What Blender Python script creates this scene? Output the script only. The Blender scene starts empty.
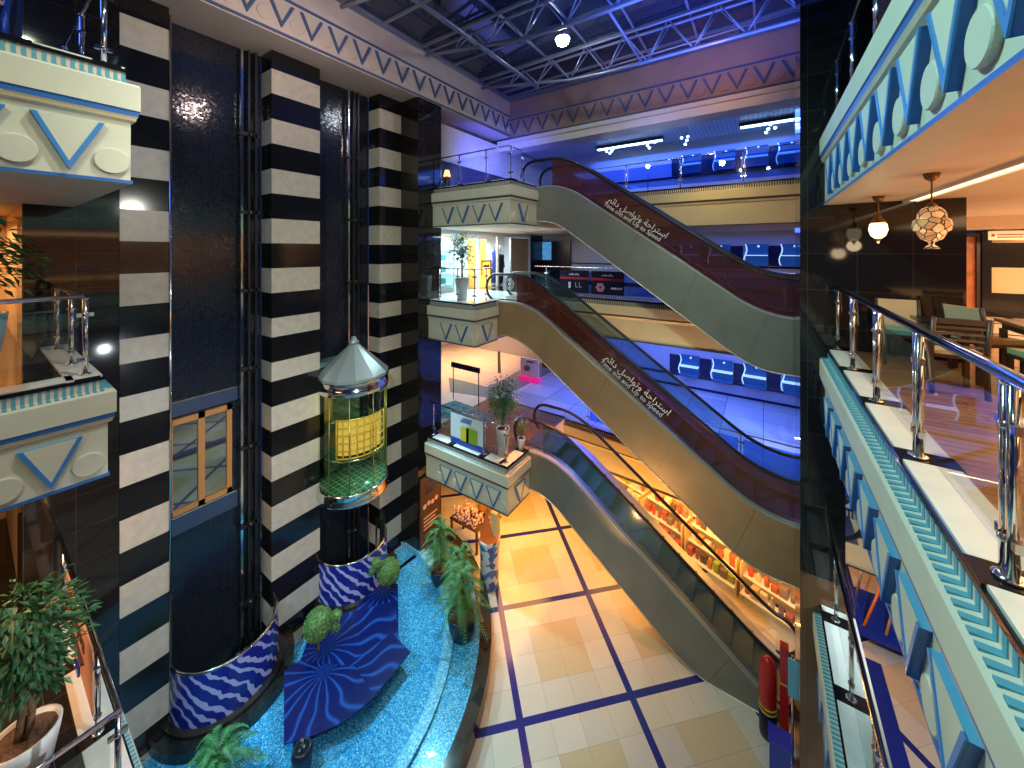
import bpy, bmesh, math, random
from mathutils import Vector, Matrix
R = math.radians
S = bpy.context.scene
C = S.collection
random.seed(7)

# ---------------------------------------------------------------- camera
YAW = 34.03
cam_data = bpy.data.cameras.new('camera')
cam = bpy.data.objects.new('camera', cam_data); C.objects.link(cam)
cam_data.sensor_width = 36.0
cam_data.lens = 371.7 / 1024 * 36.0
cam_data.shift_y = -(384 - 249.8) / 1024
cam_data.clip_start = 0.05; cam_data.clip_end = 200
cam.location = (0, 0, 9.83)
cam.rotation_euler = (R(90), 0, R(YAW))
S.camera = cam

# ---------------------------------------------------------------- world, exposure
S.view_settings.view_transform = 'Standard'
S.view_settings.look = 'None'
S.view_settings.gamma = 1.0
S.view_settings.use_curve_mapping = False
S.view_settings.exposure = 0.12
W = bpy.data.worlds.new('night_sky'); S.world = W; W.use_nodes = True
W.node_tree.nodes['Background'].inputs[0].default_value = (0.02, 0.05, 0.20, 1)
W.node_tree.nodes['Background'].inputs[1].default_value = 0.30
try:
    S.cycles.use_denoising = True
    S.cycles.max_bounces = 8; S.cycles.transparent_max_bounces = 16
    S.cycles.caustics_reflective = False; S.cycles.caustics_refractive = False
    S.cycles.sample_clamp_indirect = 4.0
except Exception:
    pass

# ---------------------------------------------------------------- large lights (added roof fill, gallery lights)
def area(name, loc, size, power, col, rot=(0, 0, 0), size_y=None, spread=None):
    d = bpy.data.lights.new(name, 'AREA'); d.energy = power; d.color = col
    d.shape = 'RECTANGLE'; d.size = size; d.size_y = size_y or size
    if spread: d.spread = R(spread)
    o = bpy.data.objects.new(name, d); C.objects.link(o); o.location = loc
    o.rotation_euler = tuple(R(a) for a in rot); return o
def spot(name, loc, target, power, col, ang=60, blend=.6, rad=.15):
    d = bpy.data.lights.new(name, 'SPOT'); d.energy = power; d.color = col
    d.spot_size = R(ang); d.spot_blend = blend; d.shadow_soft_size = rad
    o = bpy.data.objects.new(name, d); C.objects.link(o); o.location = loc
    o.rotation_euler = (Vector(target) - Vector(loc)).to_track_quat('-Z', 'Y').to_euler(); return o
def point(name, loc, power, col, rad=.1):
    d = bpy.data.lights.new(name, 'POINT'); d.energy = power; d.color = col; d.shadow_soft_size = rad
    o = bpy.data.objects.new(name, d); C.objects.link(o); o.location = loc; return o

WHITE = (1.0, .93, .80); COOL = (.62, .95, 1.0); WARM = (1.0, .62, .25); ORANGE = (1.0, .50, .14)
BLUE = (.06, .16, 1.0); CYAN = (.15, .65, 1.0); PINK = (1.0, .55, .5)
# unseen fill spots added under the glass roof
for i_, (p_, q_, e_, c_, g_) in enumerate((((-1.2, -2.5, 15.2), (-7.5, 7.5, 8.0), 560, (.93, 1.0, .74), 105), ((.3, -2.8, 15.2), (-6.0, 9.5, 7.5), 1900, (.92, 1.0, .76), 64),
                                       ((-4.5, 2.0, 15.6), (1.5, 4.0, 9.0), 1750, (.42, 1.0, .93), 105), ((-3.6, 2.5, 15.6), (-3.6, 3.6, 0.0), 950, (.86, .97, .93), 105),
                                       ((-3.0, 1.0, 15.6), (-7.0, .5, 10.0), 190, (.88, 1.0, .72), 105))):
    spot('roof_fill_spot', p_, q_, e_, c_, g_, .8, .10)
spot('column_fill_spot', (-2.2, 2.6, 6.6), (-10.0, 3.2, 3.4), 900, (.82, .93, 1.0), 80, .9, .02)  # unseen spot added in place of cool bounce from the pool
spot('column_fill_high', (-2.4, 3.2, 11.2), (-10.0, 2.4, 10.6), 330, (.98, .95, .84), 75, .9, .02)  # unseen fill added to lift the shaded upper stripes
spot('landing_cool_fill', (-2.8, 2.2, 8.4), (-7.2, 8.4, 3.4), 260, (.78, 1.0, .96), 42, .9, .1)  # unseen cool fill added for the lower landing fascia
spot('roof_projector', (-4.8, 9.72, 15.75), (-4.0, 4, 0), 500, (.8, .92, 1.0), 100, .8, .10)
# blue strips of the north galleries and of the roof
area('gallery_blue_top', (-3.0, 16.0, 14.2), 8.0, 330, BLUE, (0, 0, 0), 3.0)
area('gallery_blue_middle', (-2.0, 15.0, 10.45), 7.0, 210, BLUE, (0, 0, 0), 3.6)
area('gallery_blue_lower', (-3.2, 14.4, 6.75), 7.4, 430, BLUE, (0, 0, 0), 3.0)
spot('gallery_white_lower', (-.6, 13.2, 6.7), (-.2, 12.6, 3.85), 120, (.8, .9, 1.0), 80, .7, .05)
area('roof_blue_wash', (-.6, 8.4, 14.7), 5.0, 430, (.07, .16, 1.0), (180, 0, 0), 7.0)
area('west_blue_wash', (-8.4, 11.6, 12.8), .8, 120, (.10, .13, 1.0), (90, 0, 45), 1.2)
spot('cornice_rose_spot', (-1.0, 11.0, 14.6), (-1.6, 13.5, 15.4), 75, (1, .5, .34), 130, .9, .1)
spot('cornice_west_spot', (-6.5, 4.0, 14.2), (-9.2, 4.5, 15.5), 170, (1, .78, .72), 140, .9, .1)
# warm spots on the fascias of the north galleries
spot('fascia_spot_top', (-1.2, 11.9, 12.9), (-1.0, 13.3, 11.2), 110, (1, .74, .28), 130, .9, .1)
area('fascia_fill_middle', (-1.8, 11.5, 5.2), 5.0, 70, (1, .66, .38), (165, 0, 0), .12)  # unseen strip added to warm the middle fascia
# warm shop light on the ground floor
area('shop_warm', (-2.2, 14.4, 2.5), 6.0, 300, (1, .40, .07), (0, 0, 0), 4.0)
area('shop_warm_west', (-7.4, 10.4, 2.5), 2.4, 170, (1, .42, .08), (0, 0, 0), 2.4)
spot('floor_warm_spot', (-5.4, 9.3, 6.5), (-5.0, 9.9, 0), 520, (1, .30, .02), 90, .9, .1)
spot('escalator_warm_fill', (-3.0, 8.2, 2.2), (-2.2, 9.9, 5.2), 200, (1, .55, .2), 120, .9, .1)  # unseen spot added for warm bounce on the middle escalator
area('shop_fascia_fill', (-2.4, 11.04, 1.0), 6.0, 330, (1, .46, .10), (158, 0, 0), .12)  # unseen strip added to turn the lower fascia orange
spot('cornice_blue_fill', (-3.0, 12.2, 13.4), (-3.0, 13.45, 14.5), 45, (.25, .30, 1), 150, .9, .1)  # unseen blue fill added below the north cornice
# restaurant on the east deck
area('restaurant_warm', (4.8, 3.6, 10.5), 3.0, 300, (1, .62, .30), (0, 0, 0), 8.0)
area('restaurant_soffit_fill', (4.5, 3.6, 8.6), 2.5, 130, (1, .48, .16), (180, 0, 0), 8.0)  # hidden up-light added to brighten the soffit
area('restaurant_far', (6.0, 11.4, 10.25), 3.0, 360, (1, .66, .36), (0, 0, 0), 3.0)
# west decks
area('west_deck_middle', (-12.6, -.5, 10.3), 2.0, 90, (1, .60, .25), (0, 0, 0), 1.6)
area('west_deck_lower', (-8.0, -1.2, 6.6), 2.0, 150, (1, .55, .25), (0, 0, 0), 2.4)
area('west_deck_top', (-8.6, -.8, 14.4), 2.0, 60, BLUE, (0, 0, 0), 2.0)
# shop front on the middle level, central deck
area('boutique_white', (-11.2, 12.6, 10.38), 1.8, 700, (.75, .95, 1), (0, 0, 0), 6.0)
area('landing_white_fill', (-8.6, 10.6, 10.3), .8, 120, (.75, .95, 1), (0, 0, 0), 2.0)  # unseen fill added in front of the boutique
area('lower_hall_warm', (-13.0, 15.0, 6.8), 4.0, 300, (1, .50, .22), (0, 0, 0), 6.0, 100)
spot('east_floor_fill', (3.0, 7.0, 6.6), (2.2, 9.8, 0), 750, (.8, .95, 1.0), 100, .9, .1)  # unseen cool fill added over the east ground floor
# unseen cyan spots added above the pool to brighten it
spot('pool_fill_spot', (-8.6, 1.4, 6.2), (-7.0, 4.6, .3), 1000, (.45, .85, 1.0), 72, .8, .1)
spot('pool_fill_north', (-8.4, 8.0, 6.6), (-6.9, 6.0, .3), 900, (.45, .85, 1.0), 75, .8, .1)

# ---------------------------------------------------------------- mesh builder
class MB:
    def __init__(s): s.v = []; s.f = []; s.m = []; s.sm = []
    def add(s, vs, fs, mi=0, smooth=False):
        b = len(s.v); s.v += [tuple(p) for p in vs]
        for f in fs:
            s.f.append([b + i for i in f]); s.m.append(mi); s.sm.append(smooth)
    def box(s, x0, x1, y0, y1, z0, z1, mi=0):
        v = [(x, y, z) for z in (z0, z1) for y in (y0, y1) for x in (x0, x1)]
        s.add(v, [(0, 2, 3, 1), (4, 5, 7, 6), (0, 1, 5, 4), (2, 6, 7, 3), (0, 4, 6, 2), (1, 3, 7, 5)], mi)
    def obox(s, c, ax, ay, az, mi=0):
        c, ax, ay, az = map(Vector, (c, ax, ay, az))
        v = [c + ax * i + ay * j + az * k for k in (-1, 1) for j in (-1, 1) for i in (-1, 1)]
        s.add(v, [(0, 2, 3, 1), (4, 5, 7, 6), (0, 1, 5, 4), (2, 6, 7, 3), (0, 4, 6, 2), (1, 3, 7, 5)], mi)
    def bar(s, p, q, w, h, mi=0, up=(0, 0, 1)):
        p, q, up = Vector(p), Vector(q), Vector(up)
        d = q - p; x = d.cross(up)
        if x.length < 1e-6: x = d.cross(Vector((1, 0, 0)))
        x.normalize(); z = x.cross(d).normalized()
        s.obox((p + q) / 2, d / 2, x * w / 2, z * h / 2, mi)
    def quad(s, a, b, c, d, mi=0): s.add([a, b, c, d], [(0, 1, 2, 3)], mi)
    def prism(s, poly, z0, z1, mi=0, mi_side=None):
        n = len(poly); v = [(x, y, z0) for x, y in poly] + [(x, y, z1) for x, y in poly]
        s.add(v, [tuple(range(n))[::-1], tuple(range(n, 2 * n))], mi)
        b = len(s.v) - 2 * n
        for i in range(n):
            j = (i + 1) % n
            s.f.append([b + i, b + j, b + n + j, b + n + i]); s.m.append(mi if mi_side is None else mi_side); s.sm.append(False)
    def slab(s, poly3, n, t, mi=0):
        """planar polygon of 3-D points thickened along n by t"""
        n = Vector(n) * t; k = len(poly3)
        v = [Vector(p) for p in poly3] + [Vector(p) + n for p in poly3]
        f = [tuple(range(k))[::-1], tuple(range(k, 2 * k))] + [(i, (i + 1) % k, k + (i + 1) % k, k + i) for i in range(k)]
        s.add(v, f, mi)
    def tube(s, pts, r, n=10, mi=0, caps=True, closed=False):
        pts = [Vector(p) for p in pts]; k = len(pts); rings = []
        rr = r if isinstance(r, (list, tuple)) else [r] * k
        d0 = (pts[1] - pts[0]).normalized()
        up = Vector((0, 0, 1)) if abs(d0.z) < .9 else Vector((1, 0, 0))
        x = d0.cross(up).normalized()
        vs = []
        for i, p in enumerate(pts):
            if closed: d = pts[(i + 1) % k] - pts[i - 1]
            elif i == 0: d = pts[1] - p
            elif i == k - 1: d = p - pts[-2]
            else: d = (pts[i + 1] - p).normalized() + (p - pts[i - 1]).normalized()
            d.normalize()
            x = (x - d * x.dot(d)).normalized(); y = d.cross(x)
            for j in range(n):
                a = 2 * math.pi * j / n
                vs.append(p + (x * math.cos(a) + y * math.sin(a)) * rr[i])
        fs = []
        for i in range(k if closed else k - 1):
            i2 = (i + 1) % k
            for j in range(n):
                fs.append((i * n + j, i * n + (j + 1) % n, i2 * n + (j + 1) % n, i2 * n + j))
        s.add(vs, fs, mi, True)
        if caps and not closed:
            b = len(s.v) - k * n
            s.f.append([b + j for j in range(n)][::-1]); s.m.append(mi); s.sm.append(False)
            s.f.append([b + (k - 1) * n + j for j in range(n)]); s.m.append(mi); s.sm.append(False)
    def lathe(s, prof, c=(0, 0, 0), n=20, mi=0, a0=0, a1=2 * math.pi, axis=None, smooth=True, cap=True):
        c = Vector(c); full = abs(a1 - a0 - 2 * math.pi) < 1e-6
        if axis is None: X, Y, Z = Vector((1, 0, 0)), Vector((0, 1, 0)), Vector((0, 0, 1))
        else:
            Z = Vector(axis).normalized(); X = Z.orthogonal().normalized(); Y = Z.cross(X)
        cols = n if full else n + 1; vs = []
        for r, z in prof:
            for j in range(cols):
                a = a0 + (a1 - a0) * j / n
                vs.append(c + X * (r * math.cos(a)) + Y * (r * math.sin(a)) + Z * z)
        fs = []
        for i in range(len(prof) - 1):
            for j in range(n):
                j2 = (j + 1) % cols
                fs.append((i * cols + j, i * cols + j2, (i + 1) * cols + j2, (i + 1) * cols + j))
        s.add(vs, fs, mi, smooth)
        if full and cap:
            b = len(s.v) - len(vs)
            if prof[0][0] > 1e-4: s.f.append([b + j for j in range(n)][::-1]); s.m.append(mi); s.sm.append(False)
            if prof[-1][0] > 1e-4: s.f.append([b + (len(prof) - 1) * n + j for j in range(n)]); s.m.append(mi); s.sm.append(False)
    def ball(s, c, r, n=14, mi=0, sz=1.0):
        prof = [(max(1e-5, r * math.sin(math.pi * i / (n // 2))), -r * sz * math.cos(math.pi * i / (n // 2))) for i in range(n // 2 + 1)]
        s.lathe(prof, c, n, mi, cap=False)
    def build(s, name, mats, parent=None, local=False, kind=None, label=None, fix=True):
        me = bpy.data.meshes.new(name)
        off = Vector((0, 0, 0)) if (parent is None or local) else world_loc(parent)
        me.from_pydata([tuple(Vector(p) - off) for p in s.v], [], s.f)
        for m in (mats if isinstance(mats, (list, tuple)) else [mats]): me.materials.append(m)
        me.polygons.foreach_set('material_index', s.m)
        me.polygons.foreach_set('use_smooth', s.sm)
        if fix:
            bm = bmesh.new(); bm.from_mesh(me)
            bmesh.ops.recalc_face_normals(bm, faces=bm.faces[:]); bm.to_mesh(me); bm.free()
        me.update()
        o = bpy.data.objects.new(name, me); C.objects.link(o)
        if parent is not None: o.parent = parent
        if kind: o['kind'] = kind
        if label: o['label'] = label
        return o

def world_loc(o):
    p = Vector((0, 0, 0))
    while o is not None: p = p + Vector(o.location); o = o.parent
    return p
def thing(name, label, cat, loc=(0, 0, 0), rz=0, group=None):
    o = bpy.data.objects.new(name, None); C.objects.link(o)
    o.empty_display_size = .2; o.location = loc; o.rotation_euler = (0, 0, rz)
    return tag(o, label, cat, group)
def tag(o, label, cat, group=None):
    o['label'] = label; o['category'] = cat
    if group: o['group'] = group
    return o
def struct(mb, name, mats): return mb.build(name, mats, kind='structure')
def dup(root, loc=None, rz=None, label=None, group=None):
    r = root.copy(); C.objects.link(r)
    if loc is not None: r.location = loc
    if rz is not None: r.rotation_euler = (0, 0, rz)
    if label: r['label'] = label
    if group: r['group'] = group
    for ch in list(root.children):
        c = ch.copy(); C.objects.link(c); c.parent = r
        for g in ch.children:
            d = g.copy(); C.objects.link(d); d.parent = c
    return r

# ---------------------------------------------------------------- materials
def _new(name):
    m = bpy.data.materials.new(name); m.use_nodes = True
    nt = m.node_tree; b = nt.nodes['Principled BSDF']; return m, nt, b
def rgba(c): return (c[0], c[1], c[2], 1)
def N(nt, t, **kw):
    n = nt.nodes.new(t)
    for k, v in kw.items():
        if k in n.inputs.keys(): n.inputs[k].default_value = v
        else: setattr(n, k, v)
    return n
def coords(nt, kind='Object', scale=(1, 1, 1), rot=(0, 0, 0), loc=(0, 0, 0)):
    if kind == 'World': src = nt.nodes.new('ShaderNodeNewGeometry').outputs['Position']
    else: src = nt.nodes.new('ShaderNodeTexCoord').outputs[kind]
    mp = nt.nodes.new('ShaderNodeMapping'); nt.links.new(src, mp.inputs[0])
    mp.inputs['Scale'].default_value = scale; mp.inputs['Rotation'].default_value = rot; mp.inputs['Location'].default_value = loc
    return mp.outputs[0]
def ramp(nt, fac, stops, interp='LINEAR'):
    r = nt.nodes.new('ShaderNodeValToRGB'); nt.links.new(fac, r.inputs[0]); cr = r.color_ramp; cr.interpolation = interp
    while len(cr.elements) < len(stops): cr.elements.new(.5)
    for e, (p, c) in zip(cr.elements, stops): e.position = p; e.color = rgba(c)
    return r.outputs[0]
def mat(name, col, rough=.5, metal=0.0, noise=0.0, nscale=8, emit=None, estr=0, bump=0, spec=None, coat=0):
    m, nt, b = _new(name)
    b.inputs['Base Color'].default_value = rgba(col); b.inputs['Roughness'].default_value = rough; b.inputs['Metallic'].default_value = metal
    if spec is not None: b.inputs['Specular IOR Level'].default_value = spec
    if coat: b.inputs['Coat Weight'].default_value = coat; b.inputs['Coat Roughness'].default_value = .05
    if noise:
        nz = N(nt, 'ShaderNodeTexNoise', Scale=nscale, Detail=5.0); nt.links.new(coords(nt, 'World'), nz.inputs['Vector'])
        lo = tuple(max(0, c * (1 - noise)) for c in col); hi = tuple(min(1, c * (1 + noise)) for c in col)
        nt.links.new(ramp(nt, nz.outputs[0], [(.3, lo), (.7, hi)]), b.inputs['Base Color'])
        if bump:
            bp = N(nt, 'ShaderNodeBump', Strength=bump, Distance=.02); nt.links.new(nz.outputs[0], bp.inputs['Height']); nt.links.new(bp.outputs[0], b.inputs['Normal'])
    if emit:
        b.inputs['Emission Color'].default_value = rgba(emit); b.inputs['Emission Strength'].default_value = estr
    return m
def glass(name, tint=(1, 1, 1), refl=.12, rough=.02, opaque=0.0, body=(0, 0, 0)):
    """thin pane: see-through with a fresnel-weighted reflection; opaque mixes in a coloured film"""
    m, nt, b = _new(name); out = nt.nodes['Material Output']
    tr = nt.nodes.new('ShaderNodeBsdfTransparent'); tr.inputs[0].default_value = rgba(tint)
    gl = nt.nodes.new('ShaderNodeBsdfGlossy'); gl.inputs['Roughness'].default_value = rough
    fr = N(nt, 'ShaderNodeLayerWeight', Blend=.35)
    mul = N(nt, 'ShaderNodeMath', operation='MULTIPLY_ADD'); nt.links.new(fr.outputs['Fresnel'], mul.inputs[0]); mul.inputs[1].default_value = .22; mul.inputs[2].default_value = refl * .2
    mx = nt.nodes.new('ShaderNodeMixShader'); nt.links.new(mul.outputs[0], mx.inputs[0])
    src = tr.outputs[0]
    if opaque > 0:
        b.inputs['Base Color'].default_value = rgba(body); b.inputs['Roughness'].default_value = .15
        m2 = nt.nodes.new('ShaderNodeMixShader'); m2.inputs[0].default_value = opaque
        nt.links.new(tr.outputs[0], m2.inputs[1]); nt.links.new(b.outputs[0], m2.inputs[2]); src = m2.outputs[0]
    nt.links.new(src, mx.inputs[1]); nt.links.new(gl.outputs[0], mx.inputs[2]); nt.links.new(mx.outputs[0], out.inputs[0])
    return m
def math_(nt, op, a, b=None, c=None):
    n = nt.nodes.new('ShaderNodeMath'); n.operation = op
    for i, x in enumerate((a, b, c)):
        if x is None: continue
        if isinstance(x, (int, float)): n.inputs[i].default_value = x
        else: nt.links.new(x, n.inputs[i])
    return n.outputs[0]
def mixc(nt, fac, a, b):
    n = nt.nodes.new('ShaderNodeMix'); n.data_type = 'RGBA'
    for sock, x in ((n.inputs[0], fac), (n.inputs[6], a), (n.inputs[7], b)):
        if isinstance(x, (int, float)): sock.default_value = x
        elif isinstance(x, tuple): sock.default_value = rgba(x)
        else: nt.links.new(x, sock)
    return n.outputs[2]

def tiles(name, base, alt, joint, sx, sy, sz=None, rough=.1, jw=.012, plane='xy', metal=0, rnd=1.0, bump=0.0, coat=0):
    """rectangular tiles in world space with joints and per-tile tone"""
    m, nt, b = _new(name)
    pos = nt.nodes.new('ShaderNodeNewGeometry').outputs['Position']; sp = nt.nodes.new('ShaderNodeSeparateXYZ'); nt.links.new(pos, sp.inputs[0])
    ax = {'xy': (0, 1), 'xz': (0, 2), 'yz': (1, 2)}[plane]
    u = math_(nt, 'DIVIDE', sp.outputs[ax[0]], sx); v = math_(nt, 'DIVIDE', sp.outputs[ax[1]], sy)
    fu, fv = math_(nt, 'FRACT', u), math_(nt, 'FRACT', v); iu, iv = math_(nt, 'FLOOR', u), math_(nt, 'FLOOR', v)
    cb = nt.nodes.new('ShaderNodeCombineXYZ'); nt.links.new(iu, cb.inputs[0]); nt.links.new(iv, cb.inputs[1])
    wn = nt.nodes.new('ShaderNodeTexWhiteNoise'); nt.links.new(cb.outputs[0], wn.inputs['Vector'])
    tone = mixc(nt, math_(nt, 'MULTIPLY', wn.outputs['Value'], rnd), base, alt)
    ju = math_(nt, 'LESS_THAN', fu, jw / sx); jv = math_(nt, 'LESS_THAN', fv, jw / sy)
    j = math_(nt, 'MAXIMUM', ju, jv)
    nt.links.new(mixc(nt, j, tone, joint), b.inputs['Base Color'])
    b.inputs['Roughness'].default_value = rough; b.inputs['Metallic'].default_value = metal
    if coat: b.inputs['Coat Weight'].default_value = coat; b.inputs['Coat Roughness'].default_value = .06
    if bump:
        # each tile tilted a little: random normal offset per tile
        g = nt.nodes.new('ShaderNodeNewGeometry')
        sub = nt.nodes.new('ShaderNodeVectorMath'); sub.operation = 'SUBTRACT'; nt.links.new(wn.outputs['Color'], sub.inputs[0]); sub.inputs[1].default_value = (.5, .5, .5)
        sc = nt.nodes.new('ShaderNodeVectorMath'); sc.operation = 'SCALE'; nt.links.new(sub.outputs[0], sc.inputs[0]); sc.inputs['Scale'].default_value = bump
        ad = nt.nodes.new('ShaderNodeVectorMath'); ad.operation = 'ADD'; nt.links.new(g.outputs['Normal'], ad.inputs[0]); nt.links.new(sc.outputs[0], ad.inputs[1])
        no = nt.nodes.new('ShaderNodeVectorMath'); no.operation = 'NORMALIZE'; nt.links.new(ad.outputs[0], no.inputs[0])
        nt.links.new(no.outputs[0], b.inputs['Normal'])
    return m

def floor_material():
    m, nt, b = _new('atrium_floor_tiles')
    pos = nt.nodes.new('ShaderNodeNewGeometry').outputs['Position']; sp = nt.nodes.new('ShaderNodeSeparateXYZ'); nt.links.new(pos, sp.inputs[0])
    c, s_ = math.cos(.7863), math.sin(.7863); G = 2.507
    u = math_(nt, 'ADD', math_(nt, 'MULTIPLY', sp.outputs[0], c), math_(nt, 'MULTIPLY', sp.outputs[1], s_))
    v = math_(nt, 'SUBTRACT', math_(nt, 'MULTIPLY', sp.outputs[1], c), math_(nt, 'MULTIPLY', sp.outputs[0], s_))
    u = math_(nt, 'DIVIDE', math_(nt, 'SUBTRACT', u, 1.6463 - 10 * G), G); v = math_(nt, 'DIVIDE', math_(nt, 'SUBTRACT', v, 10.052 - 10 * G), G)
    def line(x, w, k):
        f = math_(nt, 'FRACT', math_(nt, 'ADD', math_(nt, 'MULTIPLY', x, k), .5))
        return math_(nt, 'LESS_THAN', math_(nt, 'ABSOLUTE', math_(nt, 'SUBTRACT', f, .5)), w * k / 2)
    blue = math_(nt, 'MAXIMUM', line(u, .15 / G, 1), line(v, .15 / G, 1))
    joint = math_(nt, 'MAXIMUM', line(u, .009 / G, 4), line(v, .009 / G, 4))
    cb = nt.nodes.new('ShaderNodeCombineXYZ')
    nt.links.new(math_(nt, 'FLOOR', math_(nt, 'MULTIPLY', u, 4)), cb.inputs[0]); nt.links.new(math_(nt, 'FLOOR', math_(nt, 'MULTIPLY', v, 4)), cb.inputs[1])
    wn = nt.nodes.new('ShaderNodeTexWhiteNoise'); nt.links.new(cb.outputs[0], wn.inputs['Vector'])
    cb2 = nt.nodes.new('ShaderNodeCombineXYZ')
    def inner(x):
        f = math_(nt, 'FRACT', x); return math_(nt, 'LESS_THAN', math_(nt, 'ABSOLUTE', math_(nt, 'SUBTRACT', f, .5)), .25)
    mid = math_(nt, 'MULTIPLY', inner(u), inner(v))
    tone = mixc(nt, wn.outputs[0], (.62, .60, .53), (.72, .69, .61))
    tone = mixc(nt, mid, tone, (.62, .52, .34))
    nz = N(nt, 'ShaderNodeTexNoise', Scale=3.0, Detail=6.0); nt.links.new(pos, nz.inputs['Vector'])
    tone = mixc(nt, math_(nt, 'MULTIPLY', nz.outputs[0], .25), tone, (.55, .47, .38))
    tone = mixc(nt, math_(nt, 'MULTIPLY', joint, .6), tone, (.3, .27, .22))
    nt.links.new(mixc(nt, blue, tone, (.02, .03, .22)), b.inputs['Base Color'])
    b.inputs['Roughness'].default_value = .16
    return m

def zebra(name, dark, light):
    """wavy stripes that run down round a vertical drum, thickness varying"""
    m, nt, b = _new(name)
    pos = nt.nodes.new('ShaderNodeTexCoord').outputs['Object']; sp = nt.nodes.new('ShaderNodeSeparateXYZ'); nt.links.new(pos, sp.inputs[0])
    th = math_(nt, 'ARCTAN2', sp.outputs[1], sp.outputs[0])
    n1 = N(nt, 'ShaderNodeTexNoise', Scale=2.3, Detail=1.0); nt.links.new(pos, n1.inputs['Vector'])
    n2 = N(nt, 'ShaderNodeTexNoise', Scale=6.5, Detail=0.0); nt.links.new(pos, n2.inputs['Vector'])
    f = math_(nt, 'ADD', math_(nt, 'MULTIPLY', sp.outputs[2], 3.3), math_(nt, 'MULTIPLY', th, 3.6))
    f = math_(nt, 'ADD', f, math_(nt, 'MULTIPLY', math_(nt, 'MULTIPLY', th, th), .25))
    f = math_(nt, 'ADD', f, math_(nt, 'ADD', math_(nt, 'MULTIPLY', n1.outputs[0], 1.5), math_(nt, 'MULTIPLY', n2.outputs[0], .55)))
    fr = math_(nt, 'FRACT', f); w = math_(nt, 'ADD', .08, math_(nt, 'MULTIPLY', n1.outputs[0], .55))
    nt.links.new(mixc(nt, math_(nt, 'LESS_THAN', fr, w), dark, light), b.inputs['Base Color'])
    b.inputs['Roughness'].default_value = .25
    return m

CREAM = mat('cream_plaster', (.68, .66, .53), .55, noise=.04, nscale=3)
PLASTER = mat('white_plaster', (.78, .74, .70), .6, noise=.04, nscale=2)
SOFFIT = mat('soffit_plaster', (.74, .62, .52), .6, noise=.05, nscale=2)
BLUEP = mat('blue_paint', (.03, .15, .48), .4)
LBLUE = mat('lit_top_blue', (.09, .34, .55), .45)  # light falling on the chevron tops, painted as a lighter blue
OCHRE = mat('ochre_moulding', (.58, .43, .24), .5)
DENT = mat('dentil_blue', (.12, .37, .48), .45)
GRANITE = mat('black_granite', (.010, .010, .012), .12, noise=.4, nscale=60)
MARBLE = mat('white_marble', (.78, .78, .74), .25, noise=.06, nscale=5)
CHROME = mat('chrome', (.75, .74, .72), .12, 1.0)
STEEL = mat('brushed_steel', (.42, .42, .38), .38, 1.0, noise=.08, nscale=4)
DSTEEL = mat('dark_steel', (.06, .06, .065), .35, .8)
RUBBER = mat('black_rubber', (.012, .012, .014), .35)
GLASS = glass('clear_glass', (.96, .99, .985), .12)
BGLASS = glass('blue_tinted_glass', (.45, .6, .95), .2)
WALLB = tiles('black_wall_tiles', (.012, .010, .010), (.018, .015, .014), (.06, .05, .042), .56, .61, rough=.06, jw=.006, plane='yz')
WALLS = tiles('black_wall_tiles_south', (.010, .009, .009), (.016, .013, .012), (.045, .038, .03), .63, .61, rough=.07, jw=.006, plane='xz')
MOSAIC = tiles('black_glass_mosaic', (.004, .005, .009), (.012, .016, .028), (.035, .045, .075), .036, .036, rough=.14, jw=.005, plane='yz', bump=.05)
TRAV = mat('travertine', (.62, .56, .47), .35, noise=.10, nscale=6)
FLOORM = floor_material()

# ================================================================ SETTING
G0, L1, L2, L3 = 0.0, 3.85, 8.18, 11.88
m = MB(); m.box(-17, 14, -4, 26, -.4, 0); struct(m, 'floor', FLOORM)

# striped columns of the west wall
def stripes(name, y0, y1, x0=-10.55, x1=-10.0):
    mb = MB(); z = 14.289; k = 0
    mb.box(x0, x1, y0, y1, z, 14.8, 1)
    while z > 0:
        h = .6215 if k % 2 else (.4687 if k in (10, 12) else .608)
        zl = max(0, z - h); mb.box(x0, x1, y0, y1, zl, z, k % 2); z = zl; k += 1
    mb.box(x1, x1 + .02, y0 + .001, y1 - .001, 0, .12, 1)
    return struct(mb, name, (TRAV, GRANITE))
stripes('column_1', 1.66, 2.36); stripes('column_2', 4.26, 5.46); stripes('column_3', 7.36, 8.2)
m = MB()
m.box(-10.9, -10.0, .55, 1.655, 0, 14.75)            # black tiled wall south of the first column
m.box(-10.9, -10.0, -4, -1.6, 0, 14.75)
m.box(-10.9, -10.0, -1.6, .55, 14.3, 14.75)
struct(m, 'wall_west', WALLB)
m = MB()
for y0, y1 in ((2.36, 4.26), (5.46, 7.36)): m.box(-10.95, -10.6, y0, y1, 0, 14.75)
struct(m, 'wall_shaft', MOSAIC)
m = MB(); m.box(-10.9, -9.17, 8.2, 9.23, 0, 14.75); struct(m, 'wall_block', WALLB)
# chrome corner tubes of the first column
m = MB(); m.tube([(-9.985, 2.375, .1), (-9.985, 2.375, 14.6)], .022, 8); struct(m, 'trim_1', CHROME)
# gallery walls beyond the block
m = MB()
m.box(-10.2, -9.85, 9.23, 17.6, L3, 14.5)
struct(m, 'wall_northwest', PLASTER)
GBLUE = mat('gallery_wall_panel', (.42, .44, .50), .35)
m = MB(); m.box(-16, 3.5, 17.6, 18.0, 0, 14.6); struct(m, 'wall_north', GBLUE)
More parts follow.
